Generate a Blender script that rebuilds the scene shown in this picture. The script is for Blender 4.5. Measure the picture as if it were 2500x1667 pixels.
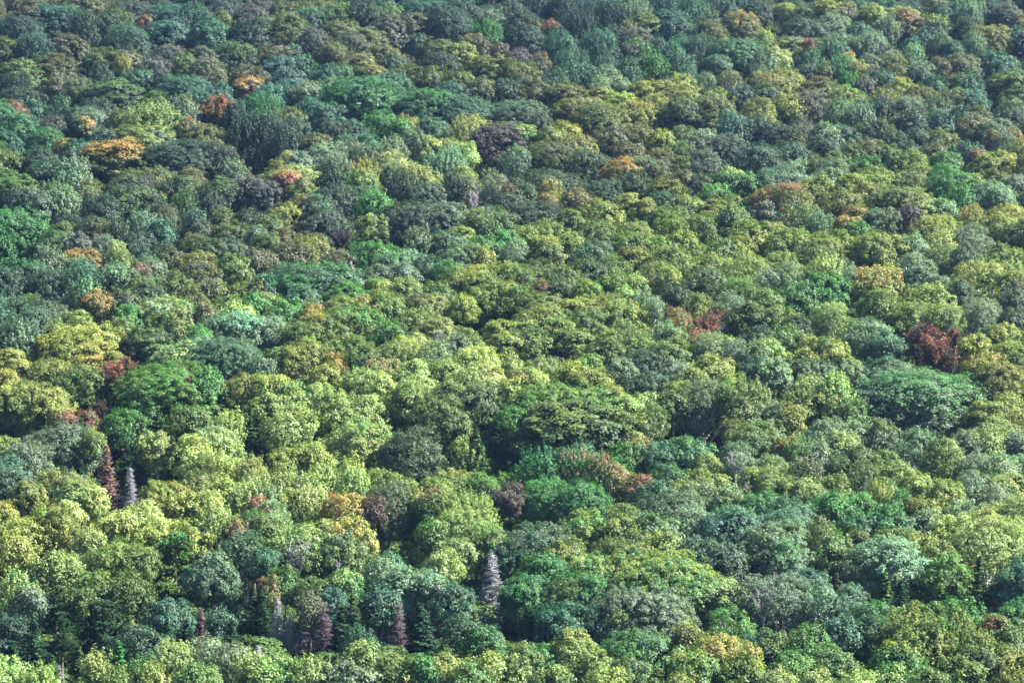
import bpy, math, numpy as np
from math import radians, sin, cos, pi
from mathutils import Vector
for o in list(bpy.data.objects): bpy.data.objects.remove(o)
scene = bpy.context.scene
COL = scene.collection

# ---------------------------------------------------------------- camera, sky, sun, exposure
PITCH = radians(-7.3)
cam_data = bpy.data.cameras.new("camera")
cam_data.sensor_width = 36.0
cam_data.lens = 18.0 / math.tan(radians(10))
cam_data.clip_start = 1.0
cam_data.clip_end = 6000.0
cam = bpy.data.objects.new("camera", cam_data)
COL.objects.link(cam)
cam.location = (0, 0, 0)
cam.rotation_euler = (radians(90) + PITCH, 0, 0)
scene.camera = cam

SUN_EL, SUN_AZ = radians(46), radians(80)        # azimuth clockwise from +Y (uphill)
world = bpy.data.worlds.new("World")
scene.world = world
world.use_nodes = True
nt = world.node_tree
for n in list(nt.nodes): nt.nodes.remove(n)
sky = nt.nodes.new("ShaderNodeTexSky")
sky.sky_type = 'NISHITA'
sky.sun_disc = False
sky.sun_elevation = SUN_EL
sky.sun_rotation = SUN_AZ
sky.altitude = 300
sky.ozone_density = 3.0
bg = nt.nodes.new("ShaderNodeBackground")
bg.inputs[1].default_value = 0.05
wo = nt.nodes.new("ShaderNodeOutputWorld")
nt.links.new(sky.outputs[0], bg.inputs[0])
nt.links.new(bg.outputs[0], wo.inputs[0])

sun_data = bpy.data.lights.new("sun", 'SUN')
sun_data.energy = 5.0
sun_data.angle = radians(0.5)
sun_data.color = (1.0, 0.95, 0.86)
sun = bpy.data.objects.new("sun", sun_data)
COL.objects.link(sun)
d = Vector((sin(SUN_AZ) * cos(SUN_EL), cos(SUN_AZ) * cos(SUN_EL), sin(SUN_EL)))
sun.rotation_euler = d.to_track_quat('Z', 'Y').to_euler()
sun.location = (150, 300, 300)

scene.view_settings.view_transform = 'Standard'
scene.view_settings.look = 'None'
scene.view_settings.exposure = 2.9
scene.view_settings.gamma = 1.0
scene.view_settings.use_curve_mapping = False
scene.render.engine = 'CYCLES'
cy = scene.cycles
cy.max_bounces = 4
cy.diffuse_bounces = 2
cy.glossy_bounces = 1
cy.transmission_bounces = 2
cy.volume_bounces = 0
cy.use_denoising = True
cy.denoiser = 'OPENIMAGEDENOISE'
cy.denoising_input_passes = 'RGB_ALBEDO_NORMAL'
cy.denoising_prefilter = 'ACCURATE'
cy.use_adaptive_sampling = False
HAZE = 0.00003

# ---------------------------------------------------------------- the hillside
F = 7089.0                                         # survey pixels per unit of tangent
def ground_z(x, y):
    x = np.asarray(x, float); y = np.asarray(y, float)
    hill = -87.0 + 0.19 * (y - 345.0)
    ph = (y - 0.55 * x) * (2 * pi / 150.0)
    hill = hill + 3.0 * np.sin(ph) + 1.2 * np.sin(x * 0.045 + 1.3) * np.cos(y * 0.031)
    hill = np.where(y > 1300, hill - 0.0003 * (y - 1300) ** 2 * (y < 1800) - (y >= 1800) * (75 + 0.3 * (y - 1800)), hill)
    near = -2.5 - 0.75 * np.maximum(y - 3, 0)
    floor = -150.0 + 0 * y
    k = 8.0
    m = np.maximum(np.maximum(hill, near), floor)
    return m + k * np.log(np.exp((hill - m) / k) + np.exp((near - m) / k) + np.exp((floor - m) / k))

def ray(px, py):
    a, b = (px - 1250.0) / F, (833.5 - py) / F
    c, s = math.cos(PITCH), math.sin(PITCH)
    return a, c - b * s, s + b * c                 # x, y (forward), z
# ---- survey of the hillside: every tree that can be told apart ------------------------------
# per block: origin and scale of the survey sheet, then x,y(top),width,colour(as lit or shaded),habit[:landmark]
SURVEY = [
((0,0,.2742), """500,20,380,T,w 170,160,340,D,r 240,50,150,B,l 760,120,220,D,s 720,-40,300,B,l 1040,110,230,G,s 1150,-10,330,MD,w 1500,10,400,T,w 1750,80,260,T,s
1480,160,340,T,l 1640,100,200,D,s 1880,190,330,T,r 1940,110,200,O,w 2250,30,250,M,w 2230,190,280,D,r 1290,130,90,R,w 1130,230,330,T,f 960,160,200,D,s 550,300,330,MB,l
290,330,240,T,s 780,250,180,D,s 480,470,320,BO,l 170,500,330,GO,l 950,420,300,OG,l 1130,430,200,B,l 1370,490,240,M,w 1500,380,230,M,w 1780,410,240,BM,l 1640,480,200,G,w
2090,360,370,DG,w 1840,530,250,B,r 2180,570,200,B,w 2200,660,230,AB,l:rusty 1090,540,100,Y,s 1240,600,280,T,w 1440,620,180,D,w 1640,650,380,T,w 500,680,230,B,w 700,680,260,GM,w
130,680,250,D,s 170,760,330,D,w 1000,700,420,DG,l 280,880,230,T,w 100,920,250,BR,r 530,890,120,T,s 1380,820,200,G,w 1740,780,260,T,w 1940,750,200,T,w
620,940,300,D,w 810,950,300,S,w 740,1030,150,AG,l 1080,980,180,YO,w 1330,960,420,LS,s:palecap 1620,920,220,S,s 1960,870,330,AR,t:vase 1660,1040,160,RG,w 130,1000,330,ET,w
470,1040,180,M,f 400,1120,250,E,w 2200,1060,300,D,s 1270,1080,380,YG,l 950,1130,230,DS,w 1360,1130,300,T,w 570,1230,100,A,l 690,1240,230,DT,w 1010,1230,480,AO,l:amber
1800,1100,300,BO,w 1640,1240,560,D,w:darkdome 1350,1290,200,D,w 1960,1280,250,DM,w 340,1330,300,D,r 130,1340,280,OG,w 640,1450,260,S,s 1200,1480,300,O,w 1400,1470,300,G,w 1670,1490,180,B,w 2070,1460,200,S,s
900,640,200,D,s 860,860,260,D,w 1850,850,260,D,w 2100,880,260,D,w 40,330,200,G,w 60,1180,220,T,w 400,20,10,T,f 2050,-10,280,D,w 1960,10,220,D,w"""),
((620,0,.2742), """60,0,250,M,r 250,0,200,O,w 480,30,330,TE,w 770,10,280,G,w 960,10,220,D,s 1030,60,250,D,w 1200,30,180,G,w 1500,-30,380,T,w 1850,0,280,D,w 2250,0,250,D,w
1400,90,260,B,l 1190,130,250,M,l 1710,80,370,TD,r:tealdome 2080,70,230,MS,w 2060,220,240,E,s 110,160,200,G,w 290,140,290,O,r 530,270,230,M,r 800,160,270,O,l 1010,240,280,BO,l 880,280,220,M,w
200,380,290,B,l 340,400,120,T,w 690,360,250,O,w 940,450,230,YB,l:goldridge 1050,560,230,YB,l 1150,400,250,O,w 1220,470,180,D,w 1470,300,150,T,w 1640,330,260,O,l 1830,360,200,Y,l 1950,290,250,MA,w
2300,180,150,D,w 2180,390,120,B,w 230,490,330,T,w 420,480,180,T,w 660,560,200,TD,w 790,560,140,ED,w 1340,570,230,O,w 1460,590,200,O,w 1580,600,200,O,w 1650,490,310,D,r 2090,480,300,O,l
1830,620,250,O,w 2270,530,200,O,w 30,600,150,B,w 320,690,230,T,w 130,740,300,T,w 480,710,250,S,w 680,690,200,S,w 960,670,560,ET,w:greatemerald 1230,680,300,T,s 1550,780,480,TE,w:twinemerald 1850,850,420,T,w
1760,710,280,T,w 2030,710,200,B,r:brownpuff 2230,690,230,D,w 2060,800,180,D,c 2260,880,230,TS,l 80,870,260,E,s 320,950,180,O,w 520,880,230,T,w 620,900,300,T,w 860,1050,260,DT,w
100,1050,320,D,s 350,1040,260,D,w 270,1180,230,D,s 550,1170,240,O,l 1140,980,260,E,w 1310,1080,150,E,w 700,1080,260,D,w 1350,1030,200,YO,w 1600,1040,260,T,w 1950,1090,330,L,s 2260,1080,180,L,w
2180,1110,420,PM,r:purple 2330,1310,230,TS,f 1420,1200,220,S,s 1240,1250,200,S,s 1560,1210,220,LY,w 1760,1220,250,LY,w 1900,1280,150,L,w 660,1250,370,S,w 900,1290,180,S,s 1030,1340,220,SM,s
1230,1360,230,L,f 1700,1380,330,S,s 300,1340,110,YA,l 400,1360,240,S,w 320,1440,400,LO,l 200,1420,100,R,w 720,1420,280,S,s 960,1480,300,Y,s 300,1520,150,RA,l 1200,1480,170,D,w 1450,1440,350,YL,w 1860,1490,200,Y,w 1200,720,260,T,w 1000,1200,240,T,w 830,1180,260,D,w"""),
((1240,0,.2742), """40,0,150,D,r 240,-20,260,D,s 480,-10,230,D,s 740,-40,300,T,s 130,110,270,OD,r 150,250,300,D,r 380,190,140,BR,r 450,240,180,D,w 660,130,240,D,s 720,60,150,D,s 940,40,240,D,s
1140,50,250,S,s 1400,-20,250,T,s 1660,10,250,T,s 1830,-20,180,D,s 1950,30,180,T,s 2230,20,230,D,r 2250,0,180,G,w 1440,110,330,TD,r 1230,120,230,O,l 1060,190,130,O,w 920,250,180,D,s 1110,270,290,BM,r
1100,400,200,M,r 1790,140,180,S,s 1800,210,250,BO,r 2070,130,270,BA,r:rustdome 480,330,260,T,s 800,310,280,T,s 560,470,250,T,s 90,430,200,M,w 290,480,110,R,w 1160,400,190,E,s 1310,510,170,E,s
1340,360,150,T,s 1540,350,170,T,s 1690,340,230,T,s 1450,430,200,T,s 2050,320,360,TE,w:mintfan 1920,350,150,YE,w 2290,310,140,L,s 1590,530,130,T,s 880,520,160,T,s 250,520,150,D,w 100,540,280,O,w
200,680,330,OD,w 420,650,200,T,s 580,590,180,T,s 700,560,150,T,w 870,600,220,S,f 1050,560,200,T,s 520,730,330,O,l 830,690,220,S,f 1010,700,120,S,w 1180,710,170,Y,l 1320,690,240,YO,l 1530,650,230,Y,w
1600,600,150,T,s 1770,640,130,SP,f 1880,580,60,G,c 1980,640,200,B,f 2230,630,180,YB,w 2040,560,50,D,c 2220,610,120,T,s 850,760,200,YB,l 680,840,320,YB,l:goldbank 1000,800,280,Y,l 1560,760,280,YO,w
1850,770,280,YO,w 2290,730,200,DG,w 2080,760,200,T,w 600,890,180,B,w 560,880,250,YB,l 830,900,380,YD,w 1150,870,240,Y,w 1310,830,220,Y,w 1560,860,300,DO,w 1790,850,380,OM,w 2230,900,240,YO,r
1990,1000,200,T,w 120,890,400,ST,w:silverteal 300,1010,160,D,w 770,970,350,OD,r 500,1080,230,Y,w 1120,1090,330,OB,w 130,1100,230,EY,l 1540,1110,190,G,w 1370,1150,180,Y,w 940,1110,220,BM,w 1740,1140,220,S,w
2000,1080,230,T,s 2190,1020,380,D,w 1680,1200,200,M,w 380,1130,200,SY,w 600,1190,280,YB,w 370,1240,400,OM,w 710,1320,350,D,w 1080,1260,200,BO,w 1340,1240,90,D,b 1360,1300,260,O,w 1540,1250,200,G,w
1880,1160,420,DM,w 2230,1250,330,D,w 1740,1290,220,M,w 1190,1380,240,S,w 1010,1430,270,AO,r:orangecap 1300,1400,300,OM,w 1730,1400,330,D,w 2000,1500,200,L,w 1550,1400,220,O,w 1860,480,200,T,w 900,420,200,D,w"""),
((1860,0,.2742), """60,0,200,D,w 210,20,150,Y,w 380,30,230,DG,w 640,-10,320,BY,r 390,150,330,D,w 640,100,240,S,w 890,0,200,T,w 1150,0,200,T,w 980,60,240,OY,r 1050,50,180,T,l 860,190,140,T,w 1170,60,170,OY,l
1290,40,200,OY,l 1280,110,300,BA,r:russet 1110,200,180,S,s 1480,110,330,DY,w 1560,10,200,B,r 1620,70,130,T,r 1690,30,150,D,w 1830,30,250,S,s 1830,180,220,D,s 1950,30,130,S,s 2050,10,130,D,w 2180,50,230,M,r
2290,120,100,B,w 2030,200,350,YO,w 2280,240,170,T,w 240,300,250,LD,l 110,410,200,L,w 40,310,110,L,s 420,360,80,PR,r 580,310,260,LD,l 720,330,180,S,s 980,330,250,S,s:paletuft 860,350,150,S,s
650,400,250,T,s 1100,400,180,M,w 760,480,120,AY,r:smallorange 870,550,130,YA,w 960,480,150,SM,w 1150,460,260,O,w 1340,430,170,S,s 1460,310,190,T,s 1600,330,150,S,s 1340,340,130,T,w 1700,350,150,T,w
1900,310,150,S,s 1790,470,350,BO,w 1570,520,130,B,w 2100,450,330,T,w 700,530,230,E,s 560,560,140,O,w 430,480,200,T,s 400,560,150,D,w 200,600,330,YB,w 30,480,200,S,s 60,640,280,YB,w 1200,580,220,O,w
1400,540,200,S,w 1390,600,160,D,r 1050,630,230,TD,r 970,600,60,P,f 900,680,130,M,w 780,680,150,E,s 530,680,330,B,l 220,830,230,Y,w 420,780,400,MB,w 720,740,300,YE,w 1240,700,220,Y,w
1100,790,230,BY,w 1530,680,200,T,w 1850,700,220,T,s 2210,620,330,OG,l 2300,760,250,GD,l 1700,780,260,O,w 1430,750,260,O,w 1080,860,200,M,w 1330,830,200,BM,w 1540,850,280,GD,w 1860,780,250,T,w
2230,850,190,GM,w 900,880,170,S,w 700,920,250,S,s 880,960,200,S,s 1060,920,230,D,s 1300,880,280,MS,f 1570,970,220,T,w 1780,950,230,T,w 1930,950,180,O,w 2200,930,250,D,w 1340,1010,230,D,r
980,1060,300,DO,w 570,1100,220,S,w 350,1070,200,M,f 300,1100,250,OD,w 80,1070,250,D,w 700,1080,330,D,w 1560,1130,300,O,w 1880,1040,240,B,r 2050,1080,180,S,w 1190,1040,130,B,w 2110,1050,230,S,w
550,1200,260,D,w 1170,1150,250,D,w 250,1240,330,D,w 960,1250,220,OB,r 800,1290,200,G,w 1130,1280,180,G,w 1300,1260,200,D,w 1550,1300,180,B,r 2060,1160,110,R,w 2250,1140,110,A,w 2160,1220,200,S,s
1820,1250,240,T,w 2160,1290,150,D,w 1920,1330,110,R,l 660,1360,200,G,w 480,1400,150,O,w 290,1410,250,S,w 620,1420,260,S,f 130,1480,300,T,w 930,1380,250,E,w 1360,1340,200,YG,w 1640,1340,230,E,w
1220,1390,150,G,w 1000,1480,250,YG,w 1400,1440,230,YE,w 1640,1440,230,E,w 2000,1350,230,Y,w 2150,1350,200,Y,w 2300,1260,150,YO,w 1380,1130,200,D,w 1730,640,220,O,w"""),
((0,410,.2742), """150,60,280,G,l 180,170,230,D,w 60,0,200,G,w 390,-40,260,D,r 640,0,250,ST,w 300,170,170,M,b:snags 800,110,200,O,f 1180,30,330,MG,w 1350,0,250,O,w 1100,100,330,D,w 1180,140,400,DG,w
1580,70,340,DG,w 1700,20,230,B,w 1980,90,260,DG,w 1860,210,220,D,s 2180,70,260,M,w 2300,90,200,M,w 500,180,300,S,s 370,240,200,S,w 610,400,180,D,w 130,320,460,ET,w:leftemerald 20,380,180,E,w
1280,420,200,S,s 1490,350,200,BG,f 1640,280,180,G,s 1730,420,170,T,s 840,420,280,OD,w 1030,500,150,D,s 560,470,250,G,w 950,600,180,S,f 890,610,130,M,b 1040,660,100,YL,w 690,720,240,AY,l:goldtips
800,720,100,A,l 520,570,230,G,w 670,570,220,M,w 1220,560,280,D,w 1440,470,250,T,w 1790,460,180,M,w 1730,580,230,O,w 2050,470,300,OG,l 1950,600,430,GD,w 1980,370,160,O,w 2200,370,160,D,w
2280,520,130,S,w 1240,830,100,R,w:pinkspot 1330,790,230,S,w 1240,720,230,T,s 1490,690,220,OD,w 1740,720,230,YO,l 1770,800,330,OM,w 2080,780,260,G,w 2290,730,170,BM,w 440,740,230,S,s 450,880,350,D,w
700,790,280,T,w 1080,790,170,YS,s 1050,850,230,T,w 1000,910,250,S,s 1240,890,270,GM,w 700,920,220,T,s 230,800,300,ED,w 70,950,280,D,s 30,880,140,T,w 1550,930,250,O,w 1860,970,300,OM,w
2220,980,260,YO,l 750,1070,250,S,s 850,1110,230,AO,r:brownorange 1100,1070,250,MG,w 1440,1120,400,LS,w:limecap 1600,1180,330,LE,w 1300,1000,250,DG,w 270,1140,260,G,w 150,1170,300,T,w 380,1150,350,D,w
270,1240,450,TD,w 1700,1060,250,O,w 2050,1120,250,G,w 1820,1210,150,B,r 680,1260,200,Y,l 510,1360,180,YG,w 1150,1230,260,E,w 2100,1200,280,L,w 2250,1130,180,E,w 730,1380,420,Y,w:yellowcrown
500,1450,300,Y,l 930,1380,260,Y,w 200,1430,300,S,s 60,1450,200,T,s 1320,1400,330,DG,l:lacydark 2060,1270,460,S,w:silverdome 1780,1390,220,E,w 1780,1480,200,S,w 900,230,260,D,w 1440,300,240,D,w 700,1330,250,O,w 1080,1330,250,G,w"""),
((620,410,.2742), """100,110,250,M,w 280,30,150,RA,w:coralpatch 400,90,200,YB,w 740,0,220,D,s 960,10,230,YE,w 980,110,280,ED,w 700,140,350,D,w 430,240,230,B,w 270,310,220,OY,w 550,250,230,T,w 1080,200,240,E,w
1340,70,230,D,s 1560,110,270,SD,w 1790,100,180,D,s 1960,210,200,S,b 1900,100,230,MS,f 2150,60,230,S,f 2280,160,130,MR,w 1480,270,600,D,w:inkdome 1050,400,200,OL,w 630,340,380,D,w 780,560,200,P,t
2250,210,230,D,w 1770,300,230,S,w 2150,330,400,GM,w 1970,360,180,G,w 1860,500,210,YG,l 120,410,250,G,w 270,540,230,B,w 500,570,330,YB,w 300,640,280,BM,w 120,570,200,G,w 90,720,260,BM,w
1060,640,330,E,w 1300,710,330,S,w 750,720,240,BM,w 1460,570,170,S,s 1740,560,330,SD,w:bluegrey 1530,790,270,T,w 480,810,560,TE,w:wideemerald 780,850,280,T,w 1100,850,200,S,w 1300,850,250,S,w
2040,590,250,E,w 2240,570,250,E,w 2040,710,150,Y,w 1720,810,200,E,w 1870,680,330,S,w 2200,830,350,YG,w 1960,850,220,Y,l 1800,890,200,YE,w 2000,900,300,GY,w 100,960,300,T,w 40,980,140,MB,w
430,1050,250,T,w 820,1010,330,E,l 1140,960,260,YG,l 1320,960,250,YG,w 1330,1000,300,G,w 1620,1000,260,G,w 1560,1090,320,YM,l 1130,1070,150,Y,w 780,1130,260,YG,w 980,1120,260,YG,w 120,1110,250,LE,w
300,1160,280,E,w 510,1190,100,A,w:orangedot 530,1270,200,Y,w 1180,1120,260,G,w 2100,1000,400,GO,w:oliveoak 2250,990,230,YO,w 1850,1130,200,Y,w 1600,1290,320,YO,l 1420,1250,260,G,w 900,1200,400,GE,w
700,1250,330,G,w 1230,1350,280,E,w 450,1350,330,G,w 120,1300,350,S,w 1900,1440,200,G,w 1650,1430,150,S,b 1460,1480,200,L,w 2200,1330,230,YG,l 2250,1440,230,YG,l 1340,1510,200,Y,w 480,1520,160,Y,w 1800,1480,250,S,w"""),
((1240,410,.2742), """100,110,260,D,w 380,0,500,D,w 380,140,150,YA,s 360,220,130,A,l:tangerine 620,190,230,B,w 870,90,330,TD,w 1120,10,230,D,w 1400,80,250,O,w 1550,30,230,B,w 1700,50,160,D,w 1950,20,260,E,w:jadecrown
1830,130,250,E,w 2130,50,160,E,w 2280,30,130,T,w 250,280,500,D,w 560,350,180,G,l 830,260,350,YG,w 1060,210,180,Y,l 1230,260,250,YG,w 1380,200,200,T,w 1520,180,250,YG,w 1650,260,250,LG,w
1420,330,330,G,w 2250,200,200,YR,w 2300,280,250,RS,w 1900,200,260,G,w 1850,280,330,YG,l 1990,350,250,GD,w 820,450,300,G,w 1500,400,300,YG,w 1720,400,280,G,w 1120,460,300,YO,w 350,440,330,YG,w
130,520,260,YG,w 1560,570,260,GY,w 330,590,260,Y,l 550,560,230,YG,w 1060,570,260,G,l 1200,590,200,G,w 1330,620,280,G,w 780,640,320,T,w:tealball 2140,480,280,YG,w 2260,470,180,G,w 1900,620,230,G,w
2050,600,230,YO,w 60,640,180,S,f 1430,680,320,G,w 1150,690,260,YB,w 1060,690,180,O,w 350,640,200,BG,w 280,810,300,GD,w 80,850,300,G,w 470,850,330,GD,w 700,800,280,DG,w 940,780,220,G,f:tallgreen
1800,740,320,YG,w 1550,800,220,G,w 2130,790,380,LY,f 1760,860,380,GD,w 1330,840,300,YM,f:yellowoval 1440,900,150,Y,w 960,930,250,G,w 1130,950,150,L,w 1500,1020,200,D,w 300,1000,140,R,w:scarlet
460,1000,150,D,w 700,990,200,YE,w 90,1060,300,G,w 300,1090,320,G,l 850,1110,330,YO,w 620,1130,260,Y,l 1050,1060,100,L,w 1200,1110,280,S,f:frosty 1300,1180,130,S,f 2230,1070,280,GO,w 1700,1130,250,YG,w
2050,1000,330,G,f 1490,1240,120,R,w 1520,1280,230,RG,f:pinktop 1860,1220,220,R,t:rosemaple 1800,1320,300,RM,t 1970,1130,260,S,f 1700,1450,230,RL,f 300,1210,450,YG,w 980,1170,420,YG,w:goldgreen 450,1330,280,YG,l
120,1330,300,YD,l 700,1230,350,GD,w 580,1400,260,G,l 1050,1400,350,GD,w 1400,1390,250,S,f 200,1420,300,GD,w 2150,1180,300,GD,w 2230,1390,260,D,w 1850,1450,250,GL,w 1500,1450,220,G,w 900,1430,200,GY,w 1200,1480,250,G,w 2290,1510,100,L,w"""),
((1860,410,.2742), """250,0,350,S,w 600,-10,250,SP,w 480,80,260,YG,w 830,40,250,Y,l 1060,20,300,YG,w 1300,10,300,YD,w 1700,0,380,E,w:brightjade 1850,40,230,YE,w 2050,0,250,O,w 2250,50,230,S,w 220,160,430,GR,f:blush
60,230,160,RY,w 700,170,300,YB,w 960,130,250,YB,w 1250,150,450,YD,w 2050,110,330,S,w 1750,190,230,E,s 1460,290,130,S,w 1320,340,220,PM,r:plum 850,340,160,A,l:marigold 760,420,180,AO,l 1060,340,300,DS,w
1620,280,180,S,w 1880,370,200,YA,s 1560,400,330,Y,w 2200,300,280,Y,w 2100,380,300,YO,w 2270,480,200,G,w 530,430,180,S,s 870,480,200,E,w 1000,560,350,YO,w 1180,590,250,Y,w 80,470,200,YO,l 250,520,230,G,w
130,600,200,G,w 330,560,250,YG,w 560,570,300,YG,w 700,560,200,YG,w 1350,600,250,S,f 1600,580,280,L,f 1850,510,330,SM,f 500,650,330,GD,w 1000,600,250,G,w 1800,720,200,D,w 2170,690,260,YG,w 2230,850,200,YG,w
1620,700,240,GS,f 1370,760,250,S,f 170,730,300,YG,w 30,900,180,S,f 230,860,230,S,f 530,840,250,L,s 720,820,200,S,f 560,920,360,E,w:emeraldpair 330,1000,300,E,w 1050,850,460,YA,w:goldenoak 1390,880,230,T,w
1490,1010,400,YG,w:yelloworb 1600,960,150,S,w 1980,840,460,LY,f:palebirch 2280,1000,160,M,w 2250,1080,220,D,w 1750,1000,200,D,w 1050,1100,300,G,w 130,1220,260,GY,w 60,1100,180,G,w 650,1220,330,GL,f
950,1320,330,S,w:tealgiant 1400,1180,380,GY,w 1450,1400,330,PR,t:maroon 1570,1220,230,YG,w 1700,1240,200,L,f 1950,1180,330,S,f 2250,1250,250,D,w 2150,1370,330,GY,w 1900,1480,250,Y,w 200,1400,300,G,w
450,1500,200,Y,w 1100,1440,250,T,w 300,1300,200,D,w 1700,1440,150,PR,t"""),
((0,820,.2742), """100,90,230,Y,l 650,10,350,Y,w 850,20,300,Y,l 450,190,400,YG,w 760,150,250,YA,l 1000,130,230,YG,w 350,400,430,YG,w 130,400,400,GY,w:leftdome 60,290,200,YA,w 650,250,400,GD,w 780,300,200,GD,w
1600,60,300,LS,w 2000,0,560,TD,w:bigteal 1000,260,330,RM,t:crimson 1120,200,200,RM,t 1500,230,700,GE,w:broadgreen 1640,300,250,RG,w 1830,360,260,E,s 1100,640,300,E,w 1300,450,400,E,w 1700,600,330,GE,w
770,660,130,R,w 600,690,180,PR,w 880,600,180,P,t 560,760,500,SM,w:dustysilver 230,930,350,S,w 740,860,110,D,c:darkspire 720,1090,130,D,c 940,960,240,B,d:rustspire 1160,1160,160,S,d:greyspire
1260,760,330,DO,c:tallspruce 1530,870,230,DO,c 2230,600,300,DG,c:loftyspruce 2180,320,330,YO,w 1380,850,260,YL,w 1700,900,330,LY,w 1900,780,400,LS,w 2050,720,200,L,s 1960,1090,230,LY,s 2230,1120,230,LA,s
530,1170,420,YD,w:yellowmound 250,1290,230,YG,w 700,1300,300,LG,w 100,1150,330,T,w 60,1080,250,T,w 180,1300,200,DG,c 1130,950,250,D,c 1380,1300,230,YG,w 1530,1290,230,YG,w 1750,1200,260,GO,w 1980,1250,360,LY,w
2230,1350,280,L,s 1650,1390,280,YL,w 1850,1390,250,YL,w 1300,1470,230,L,w 820,1350,200,L,w 600,1460,200,L,w 30,1490,150,Y,w 400,1520,120,Y,w 820,840,100,GY,w 1850,1060,260,G,w"""),
((620,820,.2742), """480,40,330,YG,w:olivegold 220,90,250,GE,w 700,160,220,AY,w:apricot 350,110,300,OY,w 620,250,200,YO,w 50,200,200,T,w 800,0,400,G,w 1000,80,300,GD,w 930,270,250,LE,w 1300,40,330,LO,f 1620,60,280,S,f
1980,70,400,LY,w:limehill 1160,180,330,LR,w 1700,200,260,LE,w 1430,200,260,LE,w 1950,260,450,LG,w 1450,330,330,L,w 1100,300,260,LE,w 1350,430,300,G,w 1750,400,300,GD,w 1650,500,400,GD,w 2100,250,200,L,w
2000,400,400,GD,w 170,330,280,Y,w 60,340,150,Y,w 330,420,330,LE,w 560,410,230,LE,w 720,470,360,LE,w 120,500,260,LE,w 1020,540,280,L,w 380,620,200,L,w 260,700,300,L,f 450,680,300,LO,f 720,550,330,G,w
2270,380,180,Y,w 480,930,330,YO,w:yellowround 280,990,230,Y,w 930,800,500,LE,r:limeball 1400,860,420,D,r:darkolive 1100,780,200,G,w 1870,970,280,GL,s 2160,740,300,D,c:blackspruce 1980,800,250,DG,c
1800,1190,430,GL,w 2030,1230,250,G,w 1100,1200,250,GY,w 1280,1240,330,LG,w 850,1160,200,LY,s 600,1170,230,L,s 250,1270,350,L,s 450,1290,260,L,s 80,1280,260,L,s 900,1270,260,L,s 1600,1270,280,YG,w
1230,1310,430,DP,f:aubergine 1460,1380,160,Y,w 800,1410,300,AY,r:orangedome 1660,1340,90,R,w 2250,1330,230,PM,w 1870,1440,450,LG,s 100,1370,230,S,s 1560,1400,200,GP,w 400,1460,70,D,c 500,1400,300,L,s
150,1480,280,GS,w 30,1430,100,R,w 300,1350,260,YL,w 1050,1430,180,P,w"""),
((1240,820,.2742), """330,160,330,LS,w 30,190,130,L,w 200,270,260,LY,w 650,260,260,YO,l 560,240,200,Y,w 800,320,180,YO,w 130,340,200,YA,w 500,380,850,EG,w:vividgreen 560,560,800,DO,l:darkmaple 50,620,250,E,w 950,440,150,Y,w
1200,490,280,GL,w 1060,520,260,L,w 1050,670,250,GY,l 1280,620,250,G,f 1240,100,330,TD,w:darkteal 1000,210,280,DS,w 1280,300,350,DT,w 1500,220,230,S,w 900,0,350,GO,w 700,150,300,G,l 1440,20,330,G,l
1800,0,330,S,f 2040,40,180,S,f 2200,60,280,SG,f 1830,180,320,Y,w 1640,280,280,YG,w 1500,400,180,YG,w 2000,330,200,GY,w 2200,180,330,T,w 1750,390,420,SG,f:greybirch 1950,430,200,G,w 2200,460,280,LB,s
2130,560,330,GB,w 1450,480,200,G,w 2010,750,100,A,l 2220,770,400,GS,w 1540,900,230,E,w 1640,920,320,ET,w 1330,930,260,T,w 1160,910,110,A,l 1080,950,300,G,w 640,960,280,TE,w 500,1010,200,TD,w
2050,960,250,S,f 2030,1030,260,L,b:whitestems 2220,1090,150,S,b 1770,1050,200,YL,f 290,1070,330,ET,s:tealcrest 620,1080,300,ER,s 800,1110,260,ER,s 350,1250,400,E,w 650,1280,400,E,w 980,1160,230,LR,w
930,1070,230,E,w 1180,1220,250,R,l:redspray 1340,1270,330,T,w 1450,1150,330,TG,w 1700,1200,260,YG,w 1570,1280,250,YO,l 1830,1220,300,YG,l 2190,1190,220,YL,w 1720,1300,300,S,f 1950,1330,300,GS,w
2130,1300,80,S,b 1600,1400,250,S,f 2200,1400,260,E,w 1000,1480,250,YG,l 1350,1400,400,D,w 60,1300,150,PD,w 2000,1500,400,E,w"""),
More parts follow.
